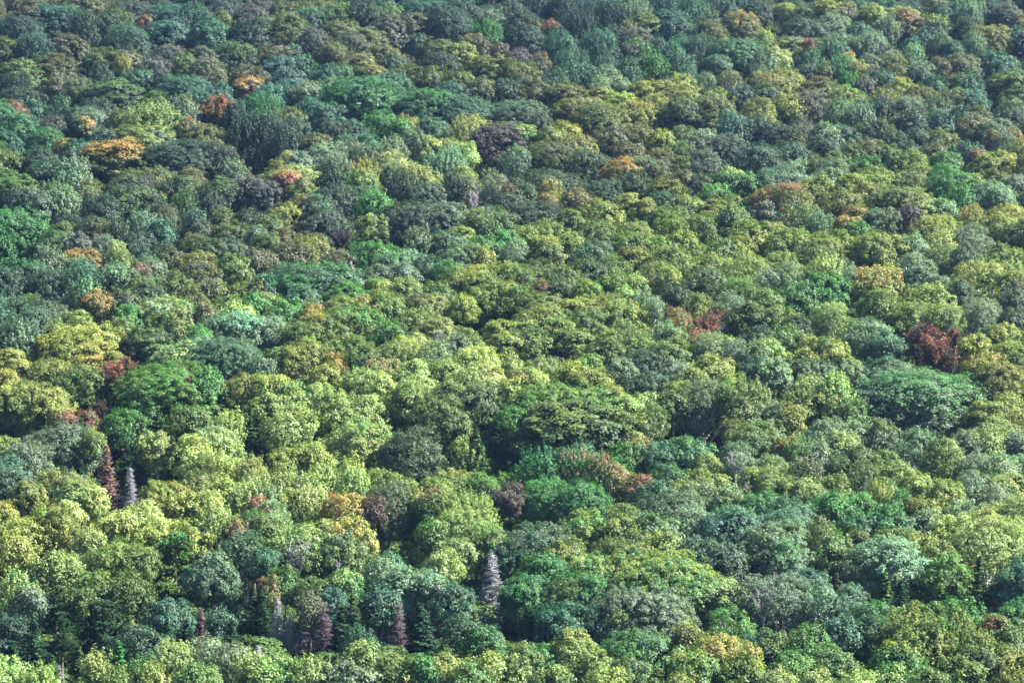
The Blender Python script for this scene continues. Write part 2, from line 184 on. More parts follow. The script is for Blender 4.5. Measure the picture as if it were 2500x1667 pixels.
((1860,820,.2742), """430,0,300,YG,w 600,20,280,GY,w 330,130,280,GY,w 470,180,330,SD,w 750,180,330,SG,w 60,30,200,L,w 1100,170,300,T,w 100,200,250,S,w 1550,30,450,PR,t 2020,120,330,YA,w:amberround 2100,220,330,YO,w
2200,20,330,GY,w 1200,230,400,S,w 1400,280,900,SE,w:broadsilver 430,400,260,L,s 650,410,260,L,s 330,470,300,GY,w 600,480,260,YG,w 800,540,300,GE,w 130,600,230,GS,w 250,620,200,Y,w 2000,560,260,YG,l
2200,540,300,YL,f 620,750,280,S,f 800,740,280,S,w 540,760,260,S,w 60,740,250,GS,w 190,910,60,A,l 280,890,80,A,l 700,860,300,GL,w 1060,750,260,SG,w 1380,840,330,S,f:silverveil 1580,910,150,G,w
1660,930,230,OL,f:narrowoval 1640,1000,330,GO,f 2120,750,330,LG,w 2000,810,330,LG,w 1830,830,240,S,w 2280,860,200,S,w 2100,1060,330,S,f 1900,1060,240,S,f 320,950,280,GE,s 100,1080,250,LS,f 60,1180,250,LO,f
370,1160,330,LM,s 660,1060,180,GD,w:bottlegreen 500,970,200,S,w 850,980,250,G,w 1080,1010,260,GL,w 1200,1100,250,LG,w 900,1130,260,GS,f 330,1250,400,OL,w 650,1250,200,YG,w 1080,1250,230,G,w
1370,1210,230,YL,w 2200,1190,330,YE,l:acid 1600,1290,260,YG,w 1700,1310,120,Y,w 1880,1220,260,S,f 2100,1330,300,S,f 1410,1440,70,A,w 1040,1360,120,Y,s:yellowpoint 850,1380,260,E,w 1230,1380,250,E,w
600,1400,330,E,w 250,1440,330,T,w 1480,1480,230,YO,w 1800,1450,300,S,w 2050,1500,330,LY,w 60,1400,250,E,w"""),
((0,1237,.4797), """130,40,240,LY,w:creamtop 300,10,150,YG,w 450,110,110,L,w 50,130,130,Y,w 170,200,80,M,d:mauvespire 290,230,200,GL,w 600,160,260,G,w 600,10,200,YL,w 800,40,230,YL,w 700,0,200,L,w 960,60,200,YG,w
1110,50,180,L,s 1200,60,50,R,w 1290,20,140,ED,w 900,130,380,GE,p:broadpine 1080,240,200,TS,w 1240,130,200,T,f 700,190,150,G,w 560,200,160,YG,w 90,380,180,EL,s 60,580,140,D,w 160,420,120,S,w
300,400,200,DO,p 540,470,300,D,p:darkpine 470,340,200,G,w 640,330,180,G,w 850,460,200,T,w 950,560,80,D,c 850,560,90,D,c 700,600,200,D,w 1110,520,110,T,w 1020,510,80,R,d:redspire 1290,400,130,DO,c
1180,570,100,D,c 600,660,160,E,c:youngspruce 170,540,170,D,c 60,670,130,D,c 400,700,110,GD,c 260,740,120,D,c 300,800,60,S,d 1310,700,70,S,d 500,780,150,L,s 200,840,180,L,s 870,710,160,L,s:brightfront
1050,670,200,S,f 1180,700,130,S,f 780,830,120,YL,s 730,800,130,E,s 1280,780,120,YL,s 590,850,110,YG,s 320,560,150,D,p 1000,800,200,G,w 450,820,160,D,c"""),
((620,1237,.4797), """60,30,160,GP,w 350,60,170,YL,w 480,50,200,YA,w 260,90,120,L,w 170,130,200,GL,w 230,140,160,G,w 220,190,200,M,b:greysnag 430,130,200,GT,w 430,270,60,L,b:whitestub 60,200,150,T,w 900,70,120,GE,w
1050,0,230,LG,w 1160,80,200,G,w 1050,150,160,LG,w 960,230,130,L,w 1210,110,150,GO,w 1290,170,150,TD,w 700,240,60,T,w 640,260,130,S,f 770,310,200,S,w:mintdome 590,250,90,D,c:lonespruce 450,320,150,EL,w
290,350,150,G,w 150,310,120,G,w 80,360,60,GR,w 640,410,140,T,w 400,420,150,T,w 280,440,110,BP,w 1000,380,170,TD,w 900,330,130,S,w 1213,225,150,S,d:tallghost 940,390,120,M,d:mauveghost 735,480,110,B,d:rusttip
120,460,90,S,d:firstghost 185,540,75,S,d 250,520,100,B,d 305,525,60,S,d 355,480,110,P,d:redghost 25,700,80,S,d 500,430,150,DO,c 450,500,130,DO,c 850,480,130,D,c 1120,520,130,DO,c 40,420,130,D,c
540,640,150,TE,s 1170,600,180,ET,w:greenpuff 560,700,230,GL,w 700,740,200,GY,w 850,760,130,E,w 980,740,180,LY,w 1220,730,230,LY,w 1100,800,150,G,w 150,760,200,EL,w 60,790,150,L,w 300,800,180,LG,s 470,780,230,S,w 1060,560,140,D,w"""),
((1240,1237,.4797), """400,20,200,LE,w:limehat 150,80,300,TM,w:tealmauve 280,150,180,YO,w 570,150,230,OG,w 620,0,150,G,w 570,30,180,GY,l 750,40,200,SG,w 800,120,180,GY,w 950,-10,200,S,w 1150,-10,300,T,w 950,140,170,T,w
1290,100,150,TS,w 640,110,100,GY,w 180,230,200,ET,w 420,230,230,EL,w 790,230,430,EY,w:ridgegreen 600,230,200,YE,w 330,330,230,GE,w 100,330,230,ET,w 60,360,150,E,w 430,360,200,TE,w 680,385,380,S,w:mintshield
290,480,200,T,w 1030,340,200,LE,w 1110,360,120,LE,w 1250,370,200,SM,f 1300,420,170,L,b:gnarled 85,430,60,M,d:slimghost 190,600,60,T,c 330,630,200,EY,w 720,500,130,YE,w 580,540,120,YE,w 1130,520,180,GE,f
680,610,330,ET,w:lowmint 900,590,120,OY,w 80,700,180,LG,f 180,690,150,E,w 350,690,200,LG,f 450,740,130,GY,w 1080,640,260,YA,w:goldfleck 950,720,230,EY,w 620,750,260,GT,w 1290,640,150,T,w 870,850,110,YE,w
270,800,200,GL,w 500,820,150,YL,w 1230,710,100,YA,w 1100,180,200,D,w 480,480,180,T,w 1180,780,200,G,w"""),
((1860,1237,.4797), """100,0,240,T,w 100,80,270,S,w 110,180,180,SE,w 330,110,200,OG,w:darkgold 290,60,80,O,w 470,20,150,TE,w 500,120,100,O,w 650,0,200,TE,w 850,20,120,S,w 620,150,300,S,w:silverslope 650,110,130,GL,w
770,110,170,YG,w 990,40,200,LY,w 1130,20,200,LY,w 1230,0,160,L,w 1150,60,330,LG,f:poplar 1290,60,160,L,f 900,180,180,LG,w 950,250,200,G,w 1110,240,140,DG,c:sunspruce 630,330,110,DG,c 710,360,130,D,c
910,390,80,GO,c 970,390,80,GO,c 1180,380,120,GO,c 1260,330,130,T,w 380,330,80,BD,c 320,310,70,GO,c 250,320,150,T,w 110,350,250,S,f 30,380,150,S,f 70,330,50,M,b 300,410,200,TS,f 450,400,150,S,f
600,470,230,ED,w:deepgreen 790,490,120,G,w 1000,460,230,E,w 880,480,160,G,w 1150,530,170,GE,l 1280,490,150,E,l 1195,550,40,R,l 240,620,230,GE,f 780,590,330,YG,s:sunlitfront 990,560,150,YG,s 900,600,150,YE,s
1100,650,150,YG,s 1260,600,200,GD,w:darkcorner 1100,700,180,DG,w 1250,700,200,YG,w 400,570,130,T,w 560,560,180,ED,w 350,700,200,GE,w 650,800,200,EL,w 500,850,150,L,w 850,820,200,GE,w 40,640,130,G,w
160,730,200,EG,w 80,830,130,L,w 280,840,120,L,w 1000,750,200,G,w 700,680,220,EY,w"""),
]
LANDMARKS = {  # key: (label, short name)
'rusty':("rust brown layered tree above the pale pink vase-shaped maple","rust brown layered tree"),
'palecap':("pale green tufted spreading crown beside the pink vase-shaped maple","pale spreading crown"),
'vase':("vase-shaped maple with pink and orange leaves and bare mauve limbs","pink vase-shaped maple"),
'amber':("amber and olive layered maple high on the shaded slope","amber layered maple"),
'darkdome':("wide dark blue-green dome beside the amber layered maple","dark dome by the amber maple"),
'tealdome':("smooth dark teal dome high up among brown layered crowns","smooth dark teal dome"),
'goldridge':("golden brown crown uphill of the great emerald tree","golden brown crown"),
'greatemerald':("great emerald tree with tall peaked crown, biggest on the upper slope","great emerald tree"),
'twinemerald':("broad emerald-teal crown sloping beside the great emerald tree","sloping emerald crown"),
'brownpuff':("small brown round crown behind a dark spruce","small brown puff"),
'purple':("round dark purple-leaved tree with a teal tree in front","purple-leaved tree"),
'rustdome':("round crown with rust-edged top on the high slope","rust-edged round crown"),
'mintfan':("broad minty teal crown with a tiny dark spruce in front","minty teal fan"),
'goldbank':("long golden yellow layered crown atop the sunny bank","golden sunny bank crown"),
'silverteal':("bright silver-teal crown uphill of the purple-leaved tree","silver-teal crown"),
'orangecap':("small dome with orange-rimmed cap and dark centre","orange-rimmed small dome"),
'russet':("russet brown dome tinged orange near the top edge","russet dome"),
'paletuft':("pale silvery tufted tree beneath the russet dome","pale silvery tuft"),
'smallorange':("tiny round crown with a bright orange-yellow top","tiny orange-topped crown"),
'snags':("cluster of bare white stems above the emerald tree at the edge","white snag cluster"),
'leftemerald':("big emerald tree at the shaded edge below the white snags","emerald tree below the snags"),
'goldtips':("tree with golden orange tips beside bare white stems","gold-tipped tree"),
'pinkspot':("little salmon pink crown alone in the dark green slope","salmon pink spot"),
'brownorange':("brownish orange-topped crown uphill of the bright yellow crown","brownish orange crown"),
'limecap':("large pale lime crown uphill of the silver-teal dome","large pale lime crown"),
'yellowcrown':("wide bright yellow-green crown with layered top","wide bright yellow crown"),
'lacydark':("dark lacy crown with pale tips beside the bright yellow crown","dark lacy crown"),
'silverdome':("broad silvery teal dome downhill of the pale lime crown","broad silvery dome"),
'coralpatch':("small coral pink crown among pale grey-green crowns","coral pink crown"),
'inkdome':("huge ink-dark blue-green dome, darkest on the middle slope","ink-dark dome"),
'bluegrey':("blue-grey fine-textured dome below the ink-dark dome","blue-grey dome"),
'wideemerald':("very wide flat emerald-teal crown on the middle slope","wide flat emerald crown"),
'orangedot':("small light orange crown below the wide flat emerald crown","small orange crown"),
'oliveoak':("large dark olive crown with a pale trunk showing","olive crown with pale trunk"),
'tangerine':("feathery tangerine patch tree beside dark blue-green crowns","feathery tangerine tree"),
'jadecrown':("bright jade crown standing proud of the olive canopy","bright jade crown"),
'tealball':("round dark teal ball-shaped crown in the yellow-green slope","dark teal ball"),
'tallgreen':("tall narrow green crown beside the yellow oval crown","tall narrow green crown"),
'yellowoval':("yellow oval crown with mauve-grey underside and one dark trunk","yellow oval crown"),
'scarlet':("small scarlet crown, the reddest tree on the middle slope","scarlet crown"),
'frosty':("frosty pale silver-green crown beside the golden-green dome","frosty pale crown"),
'pinktop':("green crown with a salmon pink top beside the rose maple","pink-topped green crown"),
'rosemaple':("rose pink open-branched maple on the sunny slope","rose pink maple"),
'goldgreen':("large golden-green dome downhill of the scarlet crown","golden-green dome"),
'brightjade':("large vivid jade crown lit yellow along its top","vivid jade crown"),
'blush':("dark green upright-branched tree with a blushing pink top","blush-topped dark tree"),
'plum':("small plum-coloured round crown under dark branches","plum round crown"),
'marigold':("marigold yellow-orange sprays beside the plum round crown","marigold sprays tree"),
'emeraldpair':("emerald crown touching the golden-topped tree","emerald by the golden top"),
'goldenoak':("tall yellow-green tree with a golden orange top","golden orange-topped tree"),
'yelloworb':("rounded bright yellow crown beside the golden orange-topped tree","rounded yellow crown"),
'palebirch':("pale yellow airy birch with white trunks under its crown","pale yellow birch"),
'tealgiant':("tall grey-teal crown between yellow trees and the maroon maple","tall grey-teal crown"),
'maroon':("dark maroon open-branched maple below the rounded yellow crown","maroon maple"),
'leftdome':("layered green dome with yellow edges at the picture's edge","layered edge dome"),
'bigteal':("very large dark teal dome behind bright yellow trees","very large teal dome"),
'crimson':("crimson and mauve maple with upswept branches","crimson upswept maple"),
'broadgreen':("very broad green crown with a brownish red patch","broad green crown"),
'dustysilver':("dusty silver crown with mauve top below the crimson maple","dusty silver crown"),
'darkspire':("slender near-black spruce spire against the dusty silver crown","slender black spire"),
'rustspire':("dying spruce with thin rust brown needles","rust brown dying spruce"),
'greyspire':("bare grey dead spruce beside the rust brown dying spruce","bare grey spruce"),
'tallspruce':("tall dark spruce in front of the broad green crown","tall dark spruce"),
'loftyspruce':("tallest dark spruce rising through sunny yellow-green crowns","lofty sunlit spruce"),
'yellowmound':("yellow-topped mound of foliage beside the rust brown dying spruce","yellow mound"),
'olivegold':("large olive-gold crown beside the apricot crown","olive-gold crown"),
'apricot':("apricot yellow crown tucked against the olive-gold crown","apricot crown"),
'limehill':("broad lime yellow crown topping a bank of pale green","broad lime yellow crown"),
'yellowround':("round yellow crown beside the lime green ball","round yellow crown"),
'limeball':("lime green ball-shaped crown, brightest on the hillside","lime green ball"),
'darkolive':("dark olive round crown beside the lime green ball","dark olive round crown"),
'blackspruce':("big blue-black spruce beside the vivid green crown","blue-black spruce"),
'aubergine':("tall dark green and aubergine purple column-shaped tree","aubergine column tree"),
'orangedome':("orange dome-shaped crown beside the aubergine column tree","orange dome"),
'vividgreen':("enormous vivid green crown behind a dark layered maple","vivid green crown"),
'darkmaple':("huge dark layered maple in front of the vivid green crown","huge dark maple"),
'darkteal':("dark teal crown with deep shade at its foot","dark teal crown"),
'greybirch':("grey-green airy birch with a thin white trunk","grey-green airy birch"),
'whitestems':("leafless white forked stems over olive crowns","white forked stems"),
'tealcrest':("teal-green tufted maple crown with upright tips","teal tufted crest"),
'redspray':("green crown's neighbour covered in coral red sprays","coral red sprays tree"),
'amberround':("amber yellow round crown beyond the broad silver crown","amber round crown"),
'broadsilver':("enormous broad silver-green crown, widest on the hillside","enormous silver crown"),
'silverveil':("pale silvery airy crown below the enormous silver crown","pale silver veil"),
'narrowoval':("narrow olive oval crown beside the pale silver veil","narrow olive oval"),
'bottlegreen':("small dense bottle green crown among silver crowns","small bottle green crown"),
'acid':("acid yellow-green layered crown at the picture's edge","acid yellow crown"),
'yellowpoint':("little pointed yellow crown in front of emerald trees","little yellow point"),
'creamtop':("cream-topped large crown at the lower edge of the slope","cream-topped crown"),
'mauvespire':("thin mauve dead spruce in front of the cream-topped crown","thin mauve spruce"),
'broadpine':("broad green pine with level boughs","broad level-boughed pine"),
'darkpine':("dark shaggy pine downhill of the broad pine","dark shaggy pine"),
'redspire':("dying spruce with crimson tip and mauve skirts","crimson-tipped spruce"),
'youngspruce':("young bright green spruce at the foot of the slope","young bright spruce"),
'brightfront':("bright green feathery sapling crown at the slope's foot","bright feathery sapling"),
'greysnag':("wide leafless grey branching tree among green crowns","leafless grey tree"),
'whitestub':("short white broken stub with forked limbs","short white stub"),
'mintdome':("silvery mint dome behind the rust-tipped dead spruce","silvery mint dome"),
'lonespruce':("small dark spruce standing alone uphill of the mint dome","lone small spruce"),
'tallghost':("tallest silver-white dead spruce, bare from tip to base","tallest silver dead spruce"),
'mauveghost':("tall bare mauve dead spruce beside the tallest silver one","mauve dead spruce"),
'rusttip':("bushy grey dead spruce with a rusty tip","rusty-tipped dead spruce"),
'firstghost':("pale grey dead spruce at the start of the dead row","pale grey dead spruce"),
'redghost':("reddish purple dead spruce, tallest in the crowded dead row","reddish dead spruce"),
'greenpuff':("round bright teal-green crown in front of the tallest dead spruce","round crown under dead spruce"),
'limehat':("pale lime crown capping the big foreground green mass","pale lime cap"),
'tealmauve':("dim teal and mauve crown beside the pale lime cap","dim teal-mauve crown"),
'ridgegreen':("big bright green crown with yellow ridge line","big yellow-ridged crown"),
'mintshield':("wide silver mint crown in front of bright green trees","wide silver mint crown"),
'gnarled':("gnarled whitish bare tree with spreading limbs","gnarled white tree"),
'slimghost':("very slim mauve dead spruce against the green mass","very slim dead spruce"),
'lowmint':("low rounded teal-green crown downhill of the silver mint crown","low teal-green crown"),
'goldfleck':("dark green crown flecked with gold and orange leaves","gold-flecked crown"),
'darkgold':("dark olive gold crown shaded between teal crowns","dark olive gold crown"),
'silverslope':("large silvery sloping crown uphill of the small dark spruces","large silvery slope crown"),
'poplar':("tall pale green poplar-like tree with vertical leafy streaks","pale streaked poplar"),
'sunspruce':("tall spruce with sunlit boughs in front of the pale poplar","spruce before the poplar"),
'deepgreen':("deep green rounded crown downhill of two dark spruces","deep green crown"),
'sunlitfront':("sunlit yellow-green tufted crown nearest the viewer","sunlit yellow front crown"),
'darkcorner':("very dark green crown in the lower corner of the slope","dark corner crown"),
}
# ---------------------------------------------------------------- helpers
rng = np.random.default_rng(7)
def unit(v):
    return v / np.maximum(np.linalg.norm(v, axis=-1, keepdims=True), 1e-9)
def sphere_dirs(r, n):
    return unit(r.normal(size=(n, 3)))
def mesh_from(name, V, Fq, mats, fattr=None, smooth=False):
    """V (n,3), Fq (m,4) quads (or (m,3) triangles) -> one mesh"""
    me = bpy.data.meshes.new(name)
    V = np.ascontiguousarray(V, dtype=np.float32); Fq = np.ascontiguousarray(Fq, dtype=np.int32)
    m, k = Fq.shape
    me.vertices.add(len(V)); me.vertices.foreach_set("co", V.ravel())
    me.loops.add(m * k); me.loops.foreach_set("vertex_index", Fq.ravel())
    me.polygons.add(m); me.polygons.foreach_set("loop_start", np.arange(0, m * k, k, dtype=np.int32))
    me.polygons.foreach_set("loop_total", np.full(m, k, dtype=np.int32))
    if smooth: me.polygons.foreach_set("use_smooth", np.ones(m, dtype=bool))
    me.update(calc_edges=True)
    for mt in mats: me.materials.append(mt)
    if fattr:
        for an, av in fattr.items():
            a = me.attributes.new(an, 'FLOAT', 'FACE'); a.data.foreach_set("value", np.asarray(av, np.float32))
    return me

class Tubes:
    """collects tapered limbs as quads"""
    def __init__(s): s.v = []; s.f = []; s.n = 0
    def add(s, pts, rad, sides=5):
        pts = np.asarray(pts, float); k = len(pts)
        d = unit(np.gradient(pts, axis=0))
        ref = np.array([0.3, 0.9, 0.1]) if abs(d[0][2]) > .8 else np.array([0, 0, 1.0])
        a = unit(np.cross(d, ref)); b = np.cross(d, a)
        t = np.arange(sides) * 2 * pi / sides
        ring = pts[:, None, :] + np.asarray(rad)[:, None, None] * (np.cos(t)[None, :, None] * a[:, None, :] + np.sin(t)[None, :, None] * b[:, None, :])
        s.v.append(ring.reshape(-1, 3))
        i = np.arange(k - 1)[:, None] * sides; j = np.arange(sides)[None, :]; j2 = (j + 1) % sides
        q = np.stack([i + j, i + j2, i + sides + j2, i + sides + j], -1).reshape(-1, 4) + s.n
        s.f.append(q); s.n += k * sides
    def mesh(s, name, mats, sc=None, smooth=True):
        V = np.concatenate(s.v); 
        if sc is not None: V = V / np.asarray(sc)
        return mesh_from(name, V, np.concatenate(s.f), mats, smooth=smooth)

def leaf_quads(P, N, size, r, asp=0.62):
    """a folded diamond leaf (or tuft of leaves) at each P facing N"""
    n = len(P)
    t = unit(np.cross(N, sphere_dirs(r, n))); b = np.cross(N, t)
    L = (size * r.uniform(.65, 1.35, n))[:, None]
    v0 = P - t * L * .5; v2 = P + t * L * .5
    fold = N * L * r.uniform(-.12, .2, n)[:, None]
    v1 = P + b * L * asp * .5 + fold; v3 = P - b * L * asp * .5 + fold
    V = np.stack([v0, v1, v2, v3], 1).reshape(-1, 3)
    return V, np.arange(n * 4).reshape(n, 4)

# ---------------------------------------------------------------- materials
def leaf_material(name, gloss=0.012, trans=0.28):
    m = bpy.data.materials.new(name); m.use_nodes = True
    t = m.node_tree; N = t.nodes; L = t.links
    for n in list(N): N.remove(n)
    def at(nm, ty):
        n = N.new("ShaderNodeAttribute"); n.attribute_name = nm; n.attribute_type = ty; return n
    a1, a2 = at("tint", 'INSTANCER'), at("accent", 'INSTANCER')
    lobe, leaf, high = at("lobe", 'GEOMETRY'), at("leaf", 'GEOMETRY'), at("high", 'GEOMETRY')
    am = at("amount", 'INSTANCER')
    def math_(op, a, b, clamp=False):
        n = N.new("ShaderNodeMath"); n.operation = op; n.use_clamp = clamp
        for i, x in enumerate((a, b)):
            if isinstance(x, (int, float)): n.inputs[i].default_value = x
            else: L.new(x, n.inputs[i])
        return n.outputs[0]
    # accent colour sits on whole boughs; 'high' lifts it to the outer, upper boughs a little
    s = math_('ADD', math_('MULTIPLY', lobe.outputs['Fac'], 0.60), math_('MULTIPLY', high.outputs['Fac'], 0.40))
    s = math_('ADD', s, math_('MULTIPLY', math_('SUBTRACT', leaf.outputs['Fac'], 0.5), 0.22))
    thr = math_('SUBTRACT', 1.0, am.outputs['Fac'])
    k = math_('MULTIPLY', math_('SUBTRACT', s, thr), 7.0, True)
    mix = N.new("ShaderNodeMix"); mix.data_type = 'RGBA'
    L.new(k, mix.inputs['Factor']); L.new(a1.outputs['Color'], mix.inputs['A']); L.new(a2.outputs['Color'], mix.inputs['B'])
    hsv = N.new("ShaderNodeHueSaturation")
    L.new(mix.outputs['Result'], hsv.inputs['Color'])
    L.new(math_('ADD', 0.475, math_('MULTIPLY', leaf.outputs['Fac'], 0.05)), hsv.inputs['Hue'])
    L.new(math_('ADD', math_('ADD', 0.62, math_('MULTIPLY', leaf.outputs['Fac'], 0.32)), math_('MULTIPLY', lobe.outputs['Fac'], 0.45)), hsv.inputs['Value'])
    dif = N.new("ShaderNodeBsdfDiffuse"); tr = N.new("ShaderNodeBsdfTranslucent"); gl = N.new("ShaderNodeBsdfGlossy")
    gl.inputs['Roughness'].default_value = 0.55
    gl.inputs['Color'].default_value = (1, 1, 1, 1)
    tint = N.new("ShaderNodeMix"); tint.data_type = 'RGBA'; tint.blend_type = 'MULTIPLY'; tint.inputs['Factor'].default_value = 1.0
    tint.inputs['B'].default_value = (1.25, 1.35, 0.70, 1)
    L.new(hsv.outputs[0], tint.inputs['A'])
    L.new(hsv.outputs[0], dif.inputs['Color']); L.new(tint.outputs['Result'], tr.inputs['Color'])
    m1 = N.new("ShaderNodeMixShader"); m1.inputs[0].default_value = trans
    L.new(dif.outputs[0], m1.inputs[1]); L.new(tr.outputs[0], m1.inputs[2])
    m2 = N.new("ShaderNodeMixShader"); m2.inputs[0].default_value = gloss
    L.new(m1.outputs[0], m2.inputs[1]); L.new(gl.outputs[0], m2.inputs[2])
    out = N.new("ShaderNodeOutputMaterial"); L.new(m2.outputs[0], out.inputs['Surface'])
    return m

def bark_material(name, c1, c2, scale=6.0):
    m = bpy.data.materials.new(name); m.use_nodes = True
    t = m.node_tree; b = t.nodes["Principled BSDF"]; b.inputs['Roughness'].default_value = 0.9
    b.inputs['Specular IOR Level'].default_value = 0.15
    no = t.nodes.new("ShaderNodeTexNoise"); no.inputs['Scale'].default_value = scale
    tc = t.nodes.new("ShaderNodeTexCoord"); t.links.new(tc.outputs['Object'], no.inputs['Vector'])
    cr = t.nodes.new("ShaderNodeValToRGB")
    cr.color_ramp.elements[0].color = (*c1, 1); cr.color_ramp.elements[1].color = (*c2, 1)
    cr.color_ramp.elements[0].position = .35; cr.color_ramp.elements[1].position = .65
    t.links.new(no.outputs['Fac'], cr.inputs[0]); t.links.new(cr.outputs[0], b.inputs['Base Color'])
    return m
M_LEAF = leaf_material("leaf_foliage")
M_NEEDLE = leaf_material("needle_foliage", 0.008, 0.12)
M_BARK = bark_material("grey_brown_bark", (0.05, 0.04, 0.035), (0.13, 0.11, 0.095))
M_BIRCH = bark_material("white_bark", (0.30, 0.28, 0.27), (0.62, 0.58, 0.55), 14)
M_GREYWOOD = bark_material("silvery_dead_bark", (0.12, 0.11, 0.115), (0.30, 0.28, 0.28), 14)
M_DEAD = leaf_material("weathered_dead_wood", 0.005, 0.0)
M_SOIL = bark_material("leaf_litter_soil", (0.006, 0.009, 0.005), (0.016, 0.018, 0.009), 0.5)

# ---------------------------------------------------------------- crowns (real metres, later scaled +-30 %)
def crown(style, w, h, seed, name):
    r = np.random.default_rng(seed)
    par = dict(  # lobe radius share, cluster radius, flatten, leaf size, leaves per m2, up bias, outline jitter
        w=(.25, .60, .80, .275, 66, .55, .20), r=(.21, .55, .85, .27, 66, .50, .06), l=(.22, .78, .38, .28, 62, .85, .20),
        s=(.21, .46, 1.45, .27, 66, .45, .26), f=(.17, .42, 1.0, .22, 70, .35, .18))[style]
    lr, cr_, flat, ls, dens, upb, jit = par
    cz = .50 * h
    ru, rd, rx = h - cz, cz, w / 2
    nl = int({'w': 12, 'r': 20, 'l': 15, 's': 15, 'f': 22}[style] * (1 + w / 11.0))
    P = []; Nn = []; lobes = []; highs = []
    ga = 2.39996
    cls = []
    for i in range(nl):
        u = (i + .5) / nl
        z = 1 - 1.75 * u + r.normal() * .08
        z = max(-.8, min(.98, z)); q = math.sqrt(max(0, 1 - z * z)); a = i * ga + r.normal() * .3
        dirv = np.array([q * cos(a), q * sin(a), z])
        R = w * lr * r.uniform(.6, 1.4) * (1 + .15 * z)
        sc = 1 + r.normal() * jit
        env = np.array([rx, rx, ru if z > 0 else rd])
        c = dirv * np.maximum(env - R * .8, R * .15) * min(1.06, max(.7, sc)) + np.array([0, 0, cz])
        nc = max(5, int((R / cr_) ** 2 * 1.75 * (1.25 if flat < .6 else 1)))
        dv = unit(sphere_dirs(r, nc * 3) + dirv * .75 + np.array([0, 0, .25]))[:nc]
        lf = np.array([1, 1, .68 if style in 'wl' else (1.15 if style == 's' else .95)])
        cc = c + dv * R * lf * r.uniform(.62, 1.22, nc)[:, None]
        lv = r.uniform()
        for k in range(nc):
            cls.append((cc[k], dv[k], cr_ * r.uniform(.7, 1.35), min(1, max(0, lv * .65 + r.uniform() * .35)), dirv))
    # inner boughs so the crown is not hollow
    ni = int(nl * .9)
    for k in range(ni):
        dv = sphere_dirs(r, 1)[0]
        cls.append((dv * np.array([rx, rx, ru if dv[2] > 0 else rd]) * .45 * r.uniform(.3, 1) + np.array([0, 0, cz]), dv, cr_ * 1.5, r.uniform(), dv))
    for c, dv, cr2, lv, dirv in cls:
        n = max(5, int(dens * cr2 * cr2 * 1.35))
        dd = unit(sphere_dirs(r, n) + dv * .45 + np.array([0, 0, .22]))
        sh = np.array([1, 1, flat])
        if style == 's':   # tufts point up and out
            ax = unit(dv * .6 + np.array([0, 0, .8])); 
            t = r.uniform(-.3, 1.35, n)[:, None]
            p = c + ax * t * cr2 * 1.25 + dd * cr2 * .55 * (1.25 - .6 * np.maximum(t, 0)) 
        else:
            p = c + dd * sh * cr2 * r.uniform(.45, 1.08, n)[:, None]
        nn = unit(dd * .50 + dirv * .55 + np.array([0, 0, upb]) + r.normal(size=(n, 3)) * .34)
        P.append(p); Nn.append(nn); lobes.append(np.full(n, lv)); highs.append(np.clip((p[:, 2]) / h, 0, 1))
    # stray sprigs breaking the outline
    P = np.concatenate(P); Nn = np.concatenate(Nn); lobes = np.concatenate(lobes); highs = np.concatenate(highs)
    keep = P[:, 2] > -.05 * h
    P, Nn, lobes, highs = P[keep], Nn[keep], lobes[keep], highs[keep]
    V, Q = leaf_quads(P, Nn, ls * (1.0 if w > 5 else .9), r)
    V = V / np.array([w, w, h])
    return mesh_from(name, V, Q, [M_LEAF], dict(lobe=lobes, leaf=r.uniform(size=len(P)), high=highs))

def limbs(w, h, th, seed, name, mat, n=9, thick=1.0):
    """unit-size branches reaching up into a crown of width w and height h standing on th metres of bole"""
    r = np.random.default_rng(seed); T = Tubes()
    for i in range(n):
        a = i * 2.4 + r.normal() * .3; z0 = r.uniform(.0, .45) * h
        e = np.array([cos(a), sin(a), 0]) * w * .38 * r.uniform(.6, 1.1); zt = z0 + h * r.uniform(.3, .5)
        t = np.linspace(0, 1, 5)[:, None]
        p = np.array([0, 0, z0]) + e * t ** .8 + np.array([0, 0, 1.0]) * (zt - z0) * t ** 1.3 + r.normal(size=(5, 3)) * .04 * w * t
        T.add(p, np.linspace(.10, .02, 5) * thick * (w / 8) ** .6, 4)
        for j in range(2):
            b = p[2 + j]; e2 = unit(e / max(1e-6, np.linalg.norm(e)) + r.normal(size=3) * .7 + np.array([0, 0, .8])) * w * .16
            T.add([b, b + e2 * .5 + r.normal(size=3) * .02 * w, b + e2], [.05 * thick, .03 * thick, .012 * thick], 3)
    return T.mesh(name, [mat], (w, w, h))

def trunk_mesh(name, mat, seed, r0=.055, top=.8, forks=1):
    """unit height bole; x and y in metres at the base radius r0 (share of the height)"""
    r = np.random.default_rng(seed); T = Tubes()
    for k in range(forks):
        lean = r.normal(size=2) * (.06 if forks == 1 else .16)
        z = np.linspace(-.02, 1, 9)
        p = np.stack([lean[0] * z + .012 * np.sin(z * 9 + k), lean[1] * z + .012 * np.cos(z * 7 + k), z], 1)
        T.add(p, r0 * (1 - top * z) * np.where(z < .05, 1.35, 1), 7)
    return T.mesh(name, [mat])

